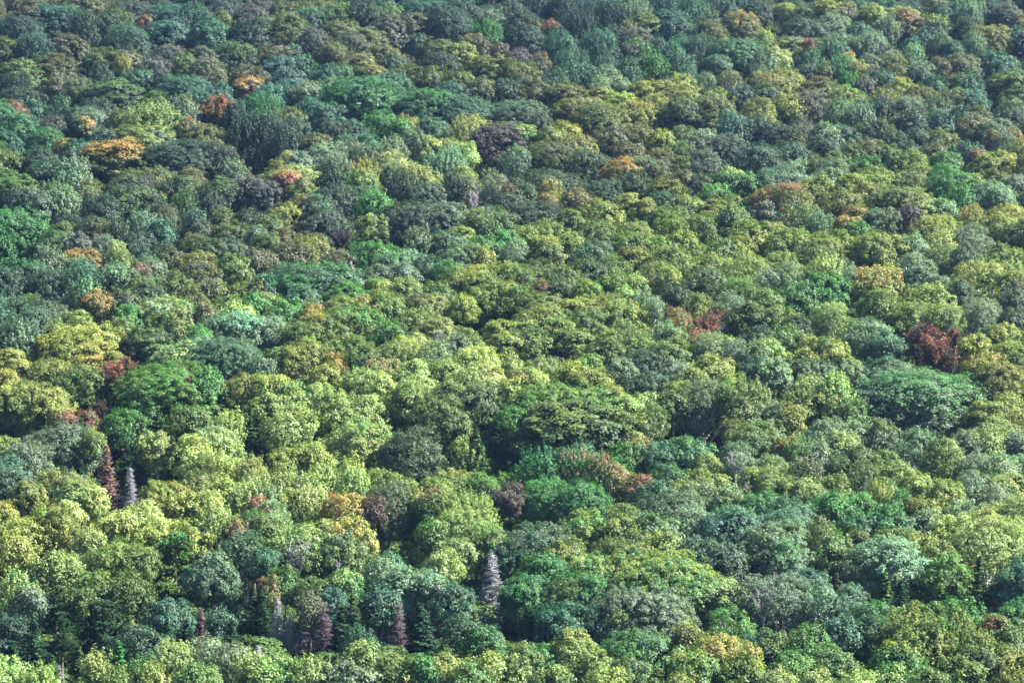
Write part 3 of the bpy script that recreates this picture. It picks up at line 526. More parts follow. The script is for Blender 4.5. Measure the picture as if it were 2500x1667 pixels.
def spruce(seed, w, h, name, dead=False, thin=0.0, whorls=26):
    """boughs of a conifer: needles (or bare twigs when dead); returns foliage mesh in unit box"""
    r = np.random.default_rng(seed); T = Tubes(); P = []; Nn = []; lob = []
    for i in range(whorls):
        u = (i + .3) / whorls; z = h * (.06 + .92 * u)
        R = w / 2 * (1 - u) ** .85 * (1.0 if u > .1 else .75) + .12
        nb = int(6 + 7 * (1 - u)) if not dead else int(8 + 6 * (1 - u))
        for j in range(nb):
            a = r.uniform(0, 2 * pi); Rj = R * r.uniform(.55, 1.15)
            if dead and r.uniform() < .12: continue
            t = np.linspace(0, 1, 5)
            droop = (-.20 - .15 * (1 - u)) if not dead else -.08
            zz = z + r.normal() * h / whorls * .4 + Rj * (droop * t + .22 * t ** 3)
            p = np.stack([cos(a) * Rj * t, sin(a) * Rj * t, zz], 1)
            lv = r.uniform()
            if dead:
                T.add(p, np.linspace(.045, .018, 5), 3); lob += [lv] * 12
                for s in range(int(3 + Rj * 4.5)):
                    tt = r.uniform(.15, 1); b = np.array([cos(a) * Rj * tt, sin(a) * Rj * tt, np.interp(tt, t, zz)])
                    sd = r.choice([-1, 1]); e = np.array([-sin(a) * sd + cos(a) * .8, cos(a) * sd + sin(a) * .8, r.normal() * .25 - .1]) * r.uniform(.16, .42) * (1.15 - .5 * tt)
                    T.add([b, b + e * .55, b + e + np.array([0, 0, -.04])], [.024, .018, .010], 3); lob += [lv] * 6
            else:
                n = int(10 + Rj * 36 * (1 - thin))
                tt = r.uniform(.08, 1.0, n) ** .8
                bx = np.stack([cos(a) * Rj * tt, sin(a) * Rj * tt, np.interp(tt, t, zz)], 1)
                spread = .30 * Rj * (1.1 - tt) + .10
                off = r.normal(size=n) * spread * .55
                bx[:, 0] += -sin(a) * off; bx[:, 1] += cos(a) * off; bx[:, 2] += -np.abs(off) * .35 + r.normal(size=n) * .05
                nn = unit(np.stack([cos(a) * .35 * np.ones(n), sin(a) * .35 * np.ones(n), np.ones(n)], 1) + r.normal(size=(n, 3)) * .38)
                P.append(bx); Nn.append(nn); lob.append(np.full(n, lv))
    if dead:
        me = T.mesh(name, [M_DEAD], (w, w, h), smooth=False)
        nf = len(me.polygons); lo = np.resize(np.asarray(lob, float), nf)
        zc = np.zeros(nf, np.float32); co = np.concatenate(T.v)[:, 2] / h; fq = np.concatenate(T.f); zc = co[fq[:, 0]]
        for an, av in dict(lobe=lo, leaf=r.uniform(size=nf), high=zc).items():
            at = me.attributes.new(an, 'FLOAT', 'FACE'); at.data.foreach_set("value", np.asarray(av, np.float32))
        return me
    P = np.concatenate(P); Nn = np.concatenate(Nn); lob = np.concatenate(lob)
    V, Q = leaf_quads(P, Nn, .34, r, .38)
    return mesh_from(name, V / np.array([w, w, h]), Q, [M_NEEDLE], dict(lobe=lob, leaf=r.uniform(size=len(P)), high=np.clip(P[:, 2] / h, 0, 1)))

def pine(seed, w, h, name):
    r = np.random.default_rng(seed); P = []; Nn = []; lob = []
    for i in range(15):
        u = (i + .4) / 15; z = h * (.04 + .92 * u); R = w / 2 * (1 - u ** 1.6) ** .8 * r.uniform(.75, 1.1) + .4
        for j in range(int(4 + 3 * (1 - u))):
            a = r.uniform(0, 2 * pi); Rj = R * r.uniform(.6, 1.1); lv = r.uniform()
            for t in np.arange(.35, 1.01, .62 / max(1.0, Rj)):
                c = np.array([cos(a) * Rj * t, sin(a) * Rj * t, z + Rj * (.02 * t + .16 * t * t) + r.normal() * .15])
                for q in range(4):
                    cc = c + np.array([r.normal() * .45, r.normal() * .45, r.normal() * .12]); n = 34
                    dd = unit(sphere_dirs(r, n) * np.array([1, 1, .7]) + np.array([cos(a) * .5, sin(a) * .5, .7]))
                    P.append(cc + dd * r.uniform(.08, .40, n)[:, None]); Nn.append(unit(np.cross(dd, sphere_dirs(r, n)) * .6 + np.array([0, 0, .55]))); lob.append(np.full(n, lv * .6 + r.uniform() * .4))
    P = np.concatenate(P); Nn = np.concatenate(Nn); lob = np.concatenate(lob)
    V, Q = leaf_quads(P, Nn, .30, r, .40)
    return mesh_from(name, V / np.array([w, w, h]), Q, [M_NEEDLE], dict(lobe=lob, leaf=r.uniform(size=len(P)), high=np.clip(P[:, 2] / h, 0, 1)))

def vase(seed, w, h, nm_c, nm_b):
    """upswept open maple: bare limbs fanning up, sparse sprays of leaves along and at their ends"""
    r = np.random.default_rng(seed); T = Tubes(); P = []; Nn = []; lob = []
    for i in range(34):
        a = i * 2.4 + r.normal() * .2; s = r.uniform(.15, 1); 
        end = np.array([cos(a) * w * .5 * s, sin(a) * w * .5 * s, h * (1 - .38 * s * s) * r.uniform(.8, 1.02)])
        t = np.linspace(0, 1, 6)[:, None]
        p = end * t ** np.array([[1.15, 1.15, .9]]) + r.normal(size=(6, 3)) * .012 * w * t
        T.add(p, np.linspace(.09, .02, 6), 4); lv = r.uniform()
        for k in range(9):
            tt = r.uniform(.38, 1.0); b = np.array([np.interp(tt, t[:, 0], p[:, q]) for q in range(3)])
            e = unit(end / np.linalg.norm(end) * 1.0 + r.normal(size=3) * .45 + np.array([0, 0, .25])) * r.uniform(.7, 1.5)
            T.add([b, b + e * .6, b + e], [.03, .02, .01], 3)
            n = 46; q = r.uniform(.15, 1.15, n)[:, None]
            P.append(b + e * q + r.normal(size=(n, 3)) * .17 * (1.25 - .5 * q)); Nn.append(unit(r.normal(size=(n, 3)) * .6 + np.array([0, 0, .6]))); lob.append(np.full(n, lv))
    P = np.concatenate(P); Nn = np.concatenate(Nn); lob = np.concatenate(lob)
    V, Q = leaf_quads(P, Nn, .24, r, .6)
    return (mesh_from(nm_c, V / np.array([w, w, h]), Q, [M_LEAF], dict(lobe=lob, leaf=r.uniform(size=len(P)), high=np.clip(P[:, 2] / h, 0, 1))),
            T.mesh(nm_b, [M_BARK], (w, w, h)))

def bare(seed, w, h, nm_t, nm_b, stems=3):
    """leafless pale tree: forked stems (trunk) and fine branching (branches); unit box"""
    r = np.random.default_rng(seed); T = Tubes(); B = Tubes()
    for k in range(stems):
        a = k * 2 * pi / stems + r.uniform(); s = r.uniform(.15, .42)
        end = np.array([cos(a) * w * s, sin(a) * w * s, h * r.uniform(.78, 1)])
        t = np.linspace(0, 1, 8)[:, None]
        p = end * t ** np.array([[1.5, 1.5, 1]]) + r.normal(size=(8, 3)) * .012 * w * t
        T.add(p, np.linspace(.15, .035, 8), 6)
        for i in range(11):
            tt = r.uniform(.35, .98); b = np.array([np.interp(tt, t[:, 0], p[:, q]) for q in range(3)])
            aa = r.uniform(0, 2 * pi); L = w * .34 * r.uniform(.5, 1.1) * (1.25 - tt * .6)
            e = np.array([cos(aa) * .7, sin(aa) * .7, r.uniform(.5, 1.1)]) * L
            pts = np.stack([b, b + e * .4 + r.normal(size=3) * .05 * L, b + e * .75 + r.normal(size=3) * .07 * L, b + e])
            B.add(pts, [.06, .045, .03, .015], 4)
            for j in range(6):
                bb = pts[1 + j % 3]; e2 = (unit(e[None])[0] * .8 + r.normal(size=3) * .55) * L * .42
                B.add([bb, bb + e2 * .5 + r.normal(size=3) * .03 * L, bb + e2], [.028, .02, .010], 3)
    return T.mesh(nm_t, [M_GREYWOOD], (w, w, h)), B.mesh(nm_b, [M_GREYWOOD], (w, w, h))
# ---------------------------------------------------------------- foliage colours (leaf tones; the slope's shade is painted into D and T)
PAL = {'T': (.020, .068, .050), 'D': (.0095, .029, .025), 'G': (.048, .092, .020), 'E': (.024, .112, .026), 'Y': (.150, .172, .034),
       'L': (.180, .240, .075), 'O': (.060, .070, .018), 'B': (.066, .060, .032), 'M': (.046, .046, .050), 'P': (.040, .019, .028),
       'K': (.014, .044, .017), 'R': (.170, .058, .050), 'A': (.200, .125, .040), 'S': (.085, .140, .088)}
DEADC = {'S': (.20, .20, .22), 'M': (.115, .10, .12), 'B': (.115, .098, .108), 'R': (.11, .08, .10), 'P': (.11, .085, .105)}
WORDC = {'T': 'teal green', 'D': 'dark blue-green', 'G': 'mid green', 'E': 'emerald green', 'Y': 'yellow-green', 'L': 'pale lime', 'O': 'olive', 'B': 'brownish',
         'M': 'mauve-grey', 'P': 'purple', 'R': 'reddish', 'A': 'orange', 'S': 'silvery green'}

# ---------------------------------------------------------------- the survey becomes standing trees
ASP = {'w': .94, 'r': 1.0, 'l': .82, 's': .98, 'f': 1.12}
BROAD = 1.28
def solve(px, py, wpx, hab):
    """stand a tree on the hillside whose top is seen at (px, py): returns x, y, ground, width, crown height, tree height"""
    rx, ry, rz = ray(px, py)
    def dims(y):
        w = wpx * math.hypot(y, rz / ry * y) / F
        if hab in 'cd': w *= (1.8 if hab == 'c' else 1.4) if w < 4 else 1.15
        if hab == 'c': ch = max((1.7 if w < 6 else 2.1) * w, 4); H = ch + .8
        elif hab == 'd': ch = 2.15 * w; H = ch + .8
        elif hab == 'p': w *= 1.2; ch = 1.05 * w; H = ch + 3
        elif hab == 'b': ch = 1.15 * w; H = ch + 6
        elif hab == 't': ch = .9 * w; H = ch + 5
        else:
            w = max(w * BROAD, 3.2); asp = ASP[hab]
            ch = max(asp * w * (1 - .3 * min(1, max(0, (w - 8) / 8))), 4.5); H = ch + 2.0
            H = max(H, 9.0 + .3 * w)
        return w, ch, H
    lo, hi = 230.0, 1500.0
    for _ in range(40):
        y = (lo + hi) / 2; w, ch, H = dims(y)
        g = rz / ry * y - float(ground_z(rx / ry * y, y)) - H
        if g > 0: lo = y
        else: hi = y
    w, ch, H = dims(y); x = rx / ry * y
    return x, y, float(ground_z(x, y)), w, ch, H

trees = []
for (ox, oy, sc), txt in SURVEY:
    for tok in txt.split():
        a, b, w_, code, hab = tok.split(',')
        hab, _, key = hab.partition(':')
        px, py, wpx = ox + float(a) * sc, oy + float(b) * sc, float(w_) * sc
        wpx = max(wpx, 14)
        x, y, gz, w, ch, H = solve(px, py, wpx, hab)
        trees.append(dict(px=px, py=py, wpx=wpx, code=code, hab=hab, key=key, x=x, y=y, z=gz, w=w, ch=ch, H=H))

# neighbours make room for one another: the one seen lower stands nearer (and is the taller for it), crowns hardly interlock
A_ = {k: np.array([t[k] for t in trees], float) for k in ('x', 'y', 'w', 'H', 'ch', 'px', 'py')}
rx_, ry_, rz_ = ray(A_['px'], A_['py'])
Y = A_['y'].copy(); Y0 = Y.copy(); H0 = A_['H']
hard = np.array([t['hab'] in 'cdb' for t in trees])
lo_, hi_ = np.where(hard, .92, .9) * H0, np.where(hard, 1.3, 2.1) * H0
def height_at(y): return rz_ / ry_ * y - ground_z(rx_ / ry_ * y, y)
for it in range(60):
    X = rx_ / ry_ * Y
    dx = np.abs(X[:, None] - X[None]); ww = (A_['w'][:, None] + A_['w'][None]) * .5
    need = .62 * np.sqrt(np.maximum(ww ** 2 - (dx * 1.15) ** 2, 0))
    front = A_['py'][:, None] > A_['py'][None]                    # i nearer than j
    gap = np.where(front, Y[None] - Y[:, None], Y[:, None] - Y[None])
    lack = np.maximum(need - gap, 0) * (np.abs(Y[:, None] - Y[None]) < 25); np.fill_diagonal(lack, 0)
    mv = np.where(front, -lack, lack)
    Y = Y + .22 * np.clip(mv.sum(1), -4, 4)
    Y = Y + .04 * (Y0 - Y)
    for _ in range(3):
        Hh = height_at(Y); Y = Y + np.where(Hh > hi_, (Hh - hi_) / .34, 0) - np.where(Hh < lo_, (lo_ - Hh) / .34, 0)
Hh = height_at(Y)
for k, t in enumerate(trees):
    s_ = Y[k] / t['y']
    t['y'] = float(Y[k]); t['x'] = float(rx_[k] / ry_[k] * Y[k]); t['z'] = float(ground_z(t['x'], t['y'])); t['w'] *= s_; t['H'] = float(Hh[k])
    t['ch'] = min(max(t['ch'] * s_, (min(t['H'] * .86, t['w'] * 1.15) if t['hab'] in 'wlsrf' else 0)), t['H'] - .8)
print([(t["key"], round(t["y"]), round(t["H"],1), round(t["w"],1)) for t in trees if t["key"] in ("vividgreen","darkmaple","limeball","broadsilver")])
print("room", np.abs(Y - Y0).mean(), (Hh / H0).min(), (Hh / H0).max())

# ---------------------------------------------------------------- one of each kind of crown
SIZES = (3.4, 5.6, 9.0, 14.0)
PROTO = {}
def proto_for(hab, w):
    i = min(range(4), key=lambda k: abs(math.log(SIZES[k] / max(w, 1))))
    return [p for p in PROTO[hab] if p[0] == i] or [p for p in PROTO[hab] if p[0] == max(q[0] for q in PROTO[hab] if q[0] <= i)]
sd = 100
for hab, asp, counts in (('w', ASP['w'], (4, 6, 5, 3)), ('l', ASP['l'], (2, 4, 3, 0)), ('s', ASP['s'], (2, 4, 3, 0)), ('r', ASP['r'], (1, 3, 3, 1)), ('f', ASP['f'], (2, 3, 3, 0))):
    PROTO[hab] = []
    for si, n in enumerate(counts):
        for k in range(n):
            sd += 1
            wv = SIZES[si]
            PROTO[hab].append((si, crown(hab, wv, wv * asp, sd, "foliage"), limbs(wv, wv * asp, 3, sd, "limbs", M_BIRCH if hab == 'f' else M_BARK)))
TRUNKS = [trunk_mesh("bole", M_BARK, 11 + k) for k in range(3)]
WTRUNKS = [trunk_mesh("white_bole", M_BIRCH, 31 + k, .028, .8, 2 + k % 2) for k in range(3)]
STRUNK = trunk_mesh("straight_bole", M_BARK, 51, .018, .92)
DTRUNK = trunk_mesh("dead_bole", M_DEAD, 52, .014, .93)
SPR = [spruce(200 + k, 4.2, 9.6, "spruce_boughs") for k in range(4)]
SPRB = [spruce(210 + k, 7.5, 17, "spruce_boughs_large", whorls=40) for k in range(2)]
DSP = [spruce(220 + k, 3.8, 10.2, "dead_boughs", dead=True, whorls=34) for k in range(4)]
RSP = spruce(230, 4.4, 11, "thin_boughs", thin=.5)
PIN = [pine(240 + k, 11, 11.5, "pine_boughs") for k in range(2)]
VAS = [vase(250 + k, 6.5, 5.8, "vase_foliage", "vase_limbs") for k in range(3)]
BAR = [bare(260 + k, 5.5, 6.3, "pale_stems", "pale_branches", 2 + k) for k in range(3)]

# ---------------------------------------------------------------- who is an individual
KIND = {'w': 'broadleaf_tree', 'r': 'broadleaf_tree', 'l': 'layered_tree', 's': 'tufted_tree', 'f': 'birch_tree', 'c': 'spruce_tree', 'p': 'pine_tree',  # broadleaf kinds split by crown habit; layered and tufted are of unknown species
        'd': 'dead_spruce', 'b': 'leafless_tree', 't': 'red_maple_tree'}
CAT = {'broadleaf_tree': 'tree', 'layered_tree': 'layered tree', 'tufted_tree': 'ash tree', 'birch_tree': 'birch', 'spruce_tree': 'spruce', 'pine_tree': 'pine',
       'dead_spruce': 'dead spruce', 'leafless_tree': 'bare tree', 'red_maple_tree': 'red maple'}
GROUP = {'broadleaf_tree': 'round-crowned trees of the hillside forest', 'layered_tree': 'layered trees of the hillside forest', 'tufted_tree': 'tufted trees of the hillside forest',
         'birch_tree': 'fine-leaved birches of the hillside forest', 'spruce_tree': 'dark spruces among the broadleaf trees', 'pine_tree': 'pines on the lower slope',
         'dead_spruce': 'dead spruces on the lower slope', 'leafless_tree': 'bare white-stemmed trees', 'red_maple_tree': 'red maples turning colour'}
for t in trees: t['kind'] = KIND[t['hab']]
by = {}
for t in trees: by.setdefault(t['kind'], []).append(t)
solo, mass = [], []
LIMIT = {'broadleaf_tree': 300}
for k, L in by.items():
    L.sort(key=lambda t: (not t['key'], -t['wpx'] * (1 if t['px'] > 0 and t['px'] < 2500 else .6)))
    n = LIMIT.get(k, 300)
    for i, t in enumerate(L):
        (solo if i < n and (t['key'] or t['wpx'] > 30 or k in ('spruce_tree', 'dead_spruce', 'leafless_tree', 'red_maple_tree')) else mass).append(t)

# ---------------------------------------------------------------- labels that single each one out
lm = {t['key']: t for t in solo if t['key']}
def where(t, u):
    dx, dy = t['px'] - u['px'], t['py'] - u['py']
    return 'uphill of' if dy < -abs(dx) * .6 else ('downhill of' if dy > abs(dx) * .6 else 'beside')
HABW = {'w': 'crown', 'r': 'domed crown', 'l': 'layered maple', 's': 'tufted tree', 'f': 'airy birch', 'c': 'spruce', 'p': 'pine', 'd': 'dead spruce', 'b': 'bare tree', 't': 'open maple'}
desc = {}
for t in solo:
    if t['key']:
        t['label'] = LANDMARKS[t['key']][0]; continue
    c = t['code']
    col = WORDC[c[0]]
    if t['hab'] in 'b': col = 'whitish'
    if t['hab'] == 'd': col = {'S': 'silver-grey', 'M': 'mauve', 'B': 'rusty brown', 'P': 'purplish', 'R': 'reddish'}[c[0]]
    size = 'big ' if t['wpx'] > 105 else ('small ' if t['wpx'] < 48 else '')
    near = sorted(lm.values(), key=lambda u: math.hypot(t['px'] - u['px'], 1.3 * (t['py'] - u['py'])))[:7]
    u = near[0]
    # second landmark: the one lying most on the other side, so that the two bracket the tree
    best = min(near[1:5], key=lambda v: ((t['px'] - u['px']) * (t['px'] - v['px']) + (t['py'] - u['py']) * (t['py'] - v['py'])) / (math.hypot(t['px'] - v['px'], t['py'] - v['py']) + 60) )
    base = f"{size}{col} {HABW[t['hab']]}"
    t['lab'] = (base, where(t, u), LANDMARKS[u['key']][1], LANDMARKS[best['key']][1])
    t['dist'] = math.hypot(t['px'] - u['px'], t['py'] - u['py'])
    desc.setdefault(t['lab'], []).append(t)
NUM = ['', 'second ', 'third ', 'fourth ', 'fifth ', 'sixth ', 'seventh ', 'eighth ', 'ninth ']
for (base, w0, a, b), L in desc.items():
    L.sort(key=lambda t: t['dist'])
    for i, t in enumerate(L):
        s = f"{base} {w0} the {a}, towards the {b}" if len(L) == 1 else f"{NUM[i] if i else 'first '}{base} {w0} the {a}, towards the {b}"
        ws = s.split()
        if len(ws) > 16: s = s.replace('towards the ', 'near '); ws = s.split()
        if len(ws) > 16: s = s.replace('domed crown', 'dome'); ws = s.split()
        if len(ws) > 16: s = s.replace(' the ', ' ', 1)
        t['label'] = s

# ---------------------------------------------------------------- planting
# neighbouring trees share stock and soil, so their colour leans towards the stand round them
TP = np.array([(t['px'], t['py'] * 1.4) for t in trees]); TC = np.array([PAL[t['code'][0]] if t['hab'] not in 'db' and t['code'][0] not in 'ARP' else PAL['G'] for t in trees])
for k, t in enumerate(trees):
    q = np.exp(-((TP - TP[k]) ** 2).sum(1) / (2 * 110.0 ** 2)); t['stand'] = (TC * q[:, None]).sum(0) / q.sum()

def shade(code, r, stand=None):
    c1 = np.array(PAL[code[0]]); c2 = np.array(PAL[code[1]]) if len(code) > 1 else c1 * r.uniform(.8, 1.25, 3)
    amt = .40
    if len(code) > 1:
        warm = code[1] in 'ARYPB'
        amt = (.34 if code[1] in 'ARP' else .42) if warm else .38
        if code[0] in 'AR': amt = .5
    if len(code) > 1 and code[0] in 'AR' and code[1] not in 'ARP': c1, c2, amt = c2, c1, .45
    elif len(code) == 1 and code in 'AR': c2, amt = np.array(PAL['G']), .42
    if stand is not None:
        k_ = .38 if code[0] not in 'ARP' else .15
        c1 = c1 * (1 - k_) + stand * k_; c2 = c2 * (1 - k_ * .8) + stand * k_ * .8
    j = r.uniform(.88, 1.14); hue = 1 + r.normal(size=3) * .035
    return np.clip(c1 * j * hue, 0, 1), np.clip(c2 * j * hue, 0, 1), amt

def put(name, me, parent, loc, scale, rz, tint=None, acc=None, amt=0):
    o = bpy.data.objects.new(name, me); COL.objects.link(o); o.parent = parent
    o.location = loc; o.scale = scale; o.rotation_euler = (0, 0, rz)
    if tint is not None:
        o["tint"] = [float(v) for v in tint]; o["accent"] = [float(v) for v in acc]; o["amount"] = float(amt)
    return o

def plant(t, r):
    e = bpy.data.objects.new(t['kind'], None); COL.objects.link(e)
    e.location = (t['x'], t['y'], t['z']); e.empty_display_size = .5
    e['label'] = t['label']; e['category'] = CAT[t['kind']]; e['group'] = GROUP[t['kind']]
    w, ch, H, hab = t['w'], t['ch'], t['H'], t['hab']; rz = r.uniform(0, 2 * pi)
    base = H - ch
    c1, c2, amt = shade(t['code'], r, t['stand'])
    if hab in 'cp': c1, c2, amt = shade(t['code'].replace('D', 'K'), r)
    if hab in 'wlsrf':
        p = proto_for(hab, w); p = p[r.integers(len(p))]
        asx = r.uniform(.92, 1.08)
        put('crown', p[1], e, (0, 0, base), (w * asx, w / asx, ch), rz, c1, c2, amt)
        put('branches', p[2], e, (0, 0, base), (w, w, ch), rz)
        tr = (WTRUNKS if hab == 'f' else TRUNKS)[r.integers(3)]
        th = base + ch * .55
        put('trunk', tr, e, (0, 0, 0), (min(th, 5 + w * .5),) * 2 + (th,), rz)
    elif hab == 'c':
        me = (SPRB if w > 5.6 else SPR); me = me[r.integers(len(me))]
        put('crown', me, e, (0, 0, base), (w, w, ch), rz, c1, c2, amt)
        put('trunk', STRUNK, e, (0, 0, 0), (H * .8, H * .8, H * .98), rz)
    elif hab == 'd':
        c = np.array(DEADC[t['code'][0]]); rust = np.array((.12, .072, .072)) if t['code'][0] in 'BRP' else c * 1.1
        if t['key'] == 'rustspire': rust = np.array((.24, .12, .055))
        put('boughs', DSP[r.integers(4)], e, (0, 0, base), (w, w, ch), rz, c, rust, .32 if t['code'][0] in 'BRP' else .2)
        put('trunk', DTRUNK, e, (0, 0, 0), (H * .9, H * .9, H), rz, c, c, 0)
        if t['code'][0] in 'BR' and t['key'] in ('rustspire', 'redspire'):
            put('needles', RSP, e, (0, 0, base), (w * .95, w * .95, ch), rz + 1, (.15, .085, .05) if t['code'][0] == 'B' else (.17, .05, .075), (.10, .07, .06), .5)
    elif hab == 'p':
        put('crown', PIN[r.integers(2)], e, (0, 0, base), (w, w, ch), rz, c1, c2, amt)
        put('trunk', STRUNK, e, (0, 0, 0), (H * 1.5, H * 1.5, H * .9), rz)
    elif hab == 't':
        p = VAS[r.integers(3)]
        put('crown', p[0], e, (0, 0, base), (w, w, ch), rz, c1, c2, amt)
        put('branches', p[1], e, (0, 0, base), (w, w, ch), rz)
        put('trunk', TRUNKS[0], e, (0, 0, 0), (4, 4, base * 1.25), rz)
    elif hab == 'b':
        p = BAR[r.integers(3)]
        put('branches', p[1], e, (0, 0, base), (w, w, ch), rz)
        put('stems', p[0], e, (0, 0, base), (w, w, ch), rz)
        put('trunk', WTRUNKS[0], e, (0, 0, 0), (5, 5, base * 1.05), rz)

for t in sorted(solo, key=lambda t: t['y']):
    plant(t, np.random.default_rng(int(t['px'] * 7 + t['py'] * 13) + 5))

# the ground under the trees: one sheet from the lookout over the valley and up past the ridge
xs = np.linspace(-900, 900, 181); ys = np.concatenate([np.linspace(-120, 260, 60), np.linspace(266, 800, 130), np.linspace(820, 2600, 60)])
X, Y = np.meshgrid(xs, ys); Z = ground_z(X, Y)
V = np.stack([X.ravel(), Y.ravel(), Z.ravel()], 1); nx = len(xs)
i = np.arange(len(ys) - 1)[:, None] * nx + np.arange(nx - 1)[None, :]
Q = np.stack([i, i + 1, i + nx + 1, i + nx], -1).reshape(-1, 4)
g = bpy.data.objects.new("hillside_ground", mesh_from("hillside_ground", V, Q, [M_SOIL], smooth=True)); COL.objects.link(g); g['kind'] = 'structure'

# ---------------------------------------------------------------- the rest of the forest: one mass
r = np.random.default_rng(3)
tx = np.array([[t['x'], t['y'], t['w'], t['H']] for t in trees])
fill = []
cand = r.uniform(size=(15000, 2)); cand[:, 1] = 300 + cand[:, 1] * 800
cand[:, 0] = (cand[:, 0] * 2 - 1) * (cand[:, 1] * .1763 + 45)
acc = []
for cx, cyy in cand:
    dd = np.hypot(tx[:, 0] - cx, tx[:, 1] - cyy)
    inside = abs(cx) < cyy * .178
    if np.any(dd < (tx[:, 2] * .30 + .6)): continue
    if acc and np.min(np.hypot(*(np.array(acc) - (cx, cyy)).T)) < (4.4 if inside and cyy < 800 else 6.5): continue
    acc.append((cx, cyy))
for cx, cyy in acc:
    k = int(np.argmin(np.hypot(tx[:, 0] - cx, tx[:, 1] - cyy)))
    t0 = trees[k]
    code = t0['code'] if t0['hab'] not in 'cdbpt' and t0['code'][0] not in 'ARP' else 'G'
    inside = abs(cx) < cyy * .178 and cyy < 780
    w = r.uniform(4.4, 6.5) if inside else r.uniform(7, 11)
    H = r.uniform(4.0, 6.0) if inside else r.uniform(9, 13)
    # keep low where it would rise in front of a surveyed crown
    fill.append(dict(stand=t0['stand'], x=cx, y=cyy, z=float(ground_z(cx, cyy)), w=w, ch=min(w * 1.1, H - .3), H=H, code=code, hab=r.choice(list('wwslf'))))
rest = [t for t in mass if t['hab'] in 'wlsrf'] + fill
lib = bpy.data.collections.new("forest_crowns"); names = []; idx_of = {}
for hab in 'wlsrf':
    for p in PROTO[hab]:
        if p[0] == 3: continue
        nm = "mass_crown_%03d" % len(names); o = bpy.data.objects.new(nm, p[1]); lib.objects.link(o)
        idx_of[p[1].name] = len(names); names.append(nm)
lib2 = bpy.data.collections.new("forest_boles")
for k in range(3): lib2.objects.link(bpy.data.objects.new("mass_bole_%d" % k, TRUNKS[k]))
P = []; S = []; R = []; I = []; C1 = []; C2 = []; A = []; TS = []
for t in rest:
    pr = [p for p in PROTO[t['hab']] if p[0] < 3]; si = min(range(3), key=lambda k: abs(math.log(SIZES[k] / t['w'])))
    pr = [p for p in pr if p[0] == si]; p = pr[r.integers(len(pr))]
    c1, c2, amt = shade(t['code'], r, t['stand'])
    P.append((t['x'], t['y'], t['z'])); S.append((t['w'], t['w'], t['ch'])); R.append(r.uniform(0, 6.28)); I.append(idx_of[p[1].name]); C1.append(c1); C2.append(c2); A.append(amt)
    TS.append(t['H'] - t['ch'])
n = len(P)
me = bpy.data.meshes.new("forest_mass"); me.vertices.add(n); me.vertices.foreach_set("co", np.asarray(P, np.float32).ravel())
def vat(nm, ty, data, key):
    a = me.attributes.new(nm, ty, 'POINT'); a.data.foreach_set(key, np.asarray(data).ravel())
vat('size', 'FLOAT_VECTOR', np.asarray(S, np.float32), 'vector'); vat('turn', 'FLOAT', np.asarray(R, np.float32), 'value')
vat('pick', 'INT', np.asarray(I, np.int32), 'value'); vat('tint', 'FLOAT_VECTOR', np.asarray(C1, np.float32), 'vector')
vat('accent', 'FLOAT_VECTOR', np.asarray(C2, np.float32), 'vector'); vat('amount', 'FLOAT', np.asarray(A, np.float32), 'value')
vat('bole', 'FLOAT', np.asarray(TS, np.float32), 'value')
fo = bpy.data.objects.new("forest", me); COL.objects.link(fo); fo['kind'] = 'stuff'; fo['label'] = "smaller tree crowns filling the forest between the larger trees"
ng = bpy.data.node_groups.new("forest_mass", 'GeometryNodeTree')
ng.interface.new_socket(name="Geometry", in_out='INPUT', socket_type='NodeSocketGeometry')
ng.interface.new_socket(name="Geometry", in_out='OUTPUT', socket_type='NodeSocketGeometry')
N = ng.nodes; K = ng.links
gi = N.new('NodeGroupInput'); go = N.new('NodeGroupOutput')
def named(nm, ty):
    a = N.new('GeometryNodeInputNamedAttribute'); a.data_type = ty; a.inputs['Name'].default_value = nm; return a.outputs['Attribute']
def inst(coll, off, pick, scale, rot):
    ci = N.new('GeometryNodeCollectionInfo'); ci.inputs['Collection'].default_value = coll
    ci.inputs['Separate Children'].default_value = True; ci.inputs['Reset Children'].default_value = True
    sp = N.new('GeometryNodeSetPosition'); K.new(gi.outputs[0], sp.inputs['Geometry'])
    if off is not None: K.new(off, sp.inputs['Offset'])
    mp = N.new('GeometryNodeMeshToPoints'); K.new(sp.outputs[0], mp.inputs[0])
    ip = N.new('GeometryNodeInstanceOnPoints'); K.new(mp.outputs[0], ip.inputs['Points']); K.new(ci.outputs[0], ip.inputs['Instance'])
    ip.inputs['Pick Instance'].default_value = True
    K.new(pick, ip.inputs['Instance Index']); K.new(scale, ip.inputs['Scale']); K.new(rot, ip.inputs['Rotation'])
    return ip.outputs[0]
cx = N.new('ShaderNodeCombineXYZ'); K.new(named('bole', 'FLOAT'), cx.inputs['Z'])
rt = N.new('ShaderNodeCombineXYZ'); K.new(named('turn', 'FLOAT'), rt.inputs['Z'])
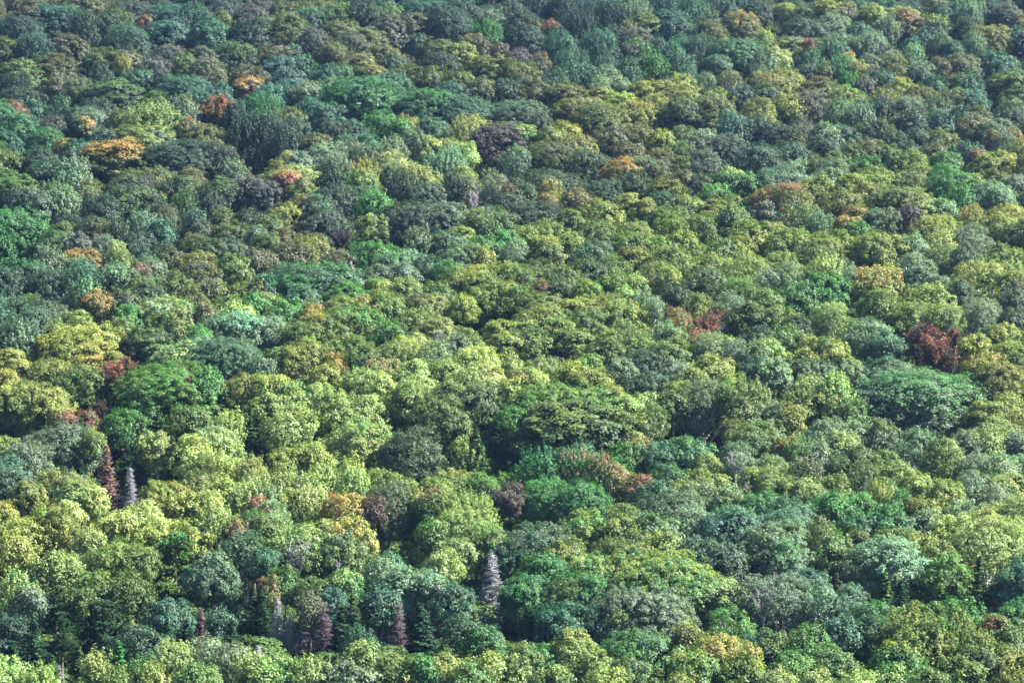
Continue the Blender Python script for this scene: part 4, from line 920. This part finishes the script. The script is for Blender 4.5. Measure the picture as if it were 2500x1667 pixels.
crowns = inst(lib, cx.outputs[0], named('pick', 'INT'), named('size', 'FLOAT_VECTOR'), rt.outputs[0])
ts = N.new('ShaderNodeCombineXYZ'); ad = N.new('ShaderNodeMath'); ad.operation = 'ADD'; ad.inputs[1].default_value = 1.5
K.new(named('bole', 'FLOAT'), ad.inputs[0]); K.new(ad.outputs[0], ts.inputs['Z']); ts.inputs['X'].default_value = 5; ts.inputs['Y'].default_value = 5
boles = inst(lib2, None, named('pick', 'INT'), ts.outputs[0], rt.outputs[0])
jn = N.new('GeometryNodeJoinGeometry'); K.new(crowns, jn.inputs[0]); K.new(boles, jn.inputs[0]); K.new(jn.outputs[0], go.inputs[0])
md = fo.modifiers.new("forest_mass", 'NODES'); md.node_group = ng

# ---------------------------------------------------------------- the air between
if HAZE > 0:
    x0, x1, y0, y1, z0, z1 = -950, 950, -150, 2700, -330, 160
    c = np.array([(x, y, z) for x in (x0, x1) for y in (y0, y1) for z in (z0, z1)], float)
    q = np.array([(0, 1, 3, 2), (4, 6, 7, 5), (0, 4, 5, 1), (2, 3, 7, 6), (0, 2, 6, 4), (1, 5, 7, 3)])
    hm = bpy.data.materials.new("haze_air"); hm.use_nodes = True
    for nn in list(hm.node_tree.nodes):
        if nn.type == 'BSDF_PRINCIPLED': hm.node_tree.nodes.remove(nn)
    pv = hm.node_tree.nodes.new("ShaderNodeVolumePrincipled"); pv.inputs['Density'].default_value = HAZE
    pv.inputs['Color'].default_value = (.32, .55, 1.0, 1); pv.inputs['Anisotropy'].default_value = .2
    hm.node_tree.links.new(pv.outputs[0], [n_ for n_ in hm.node_tree.nodes if n_.type == 'OUTPUT_MATERIAL'][0].inputs['Volume'])
    hz = bpy.data.objects.new("haze", mesh_from("haze", c, q, [hm])); COL.objects.link(hz); hz['kind'] = 'stuff'
print("TREES solo", len(solo), "mass", len(mass), "fill", len(fill), {k: len(v) for k, v in by.items()})
print("labels dup", len(solo) - len(set(t['label'] for t in solo)), "y", min(t['y'] for t in trees), max(t['y'] for t in trees), "tris", sum(len(m.polygons) for m in bpy.data.meshes) * 2)
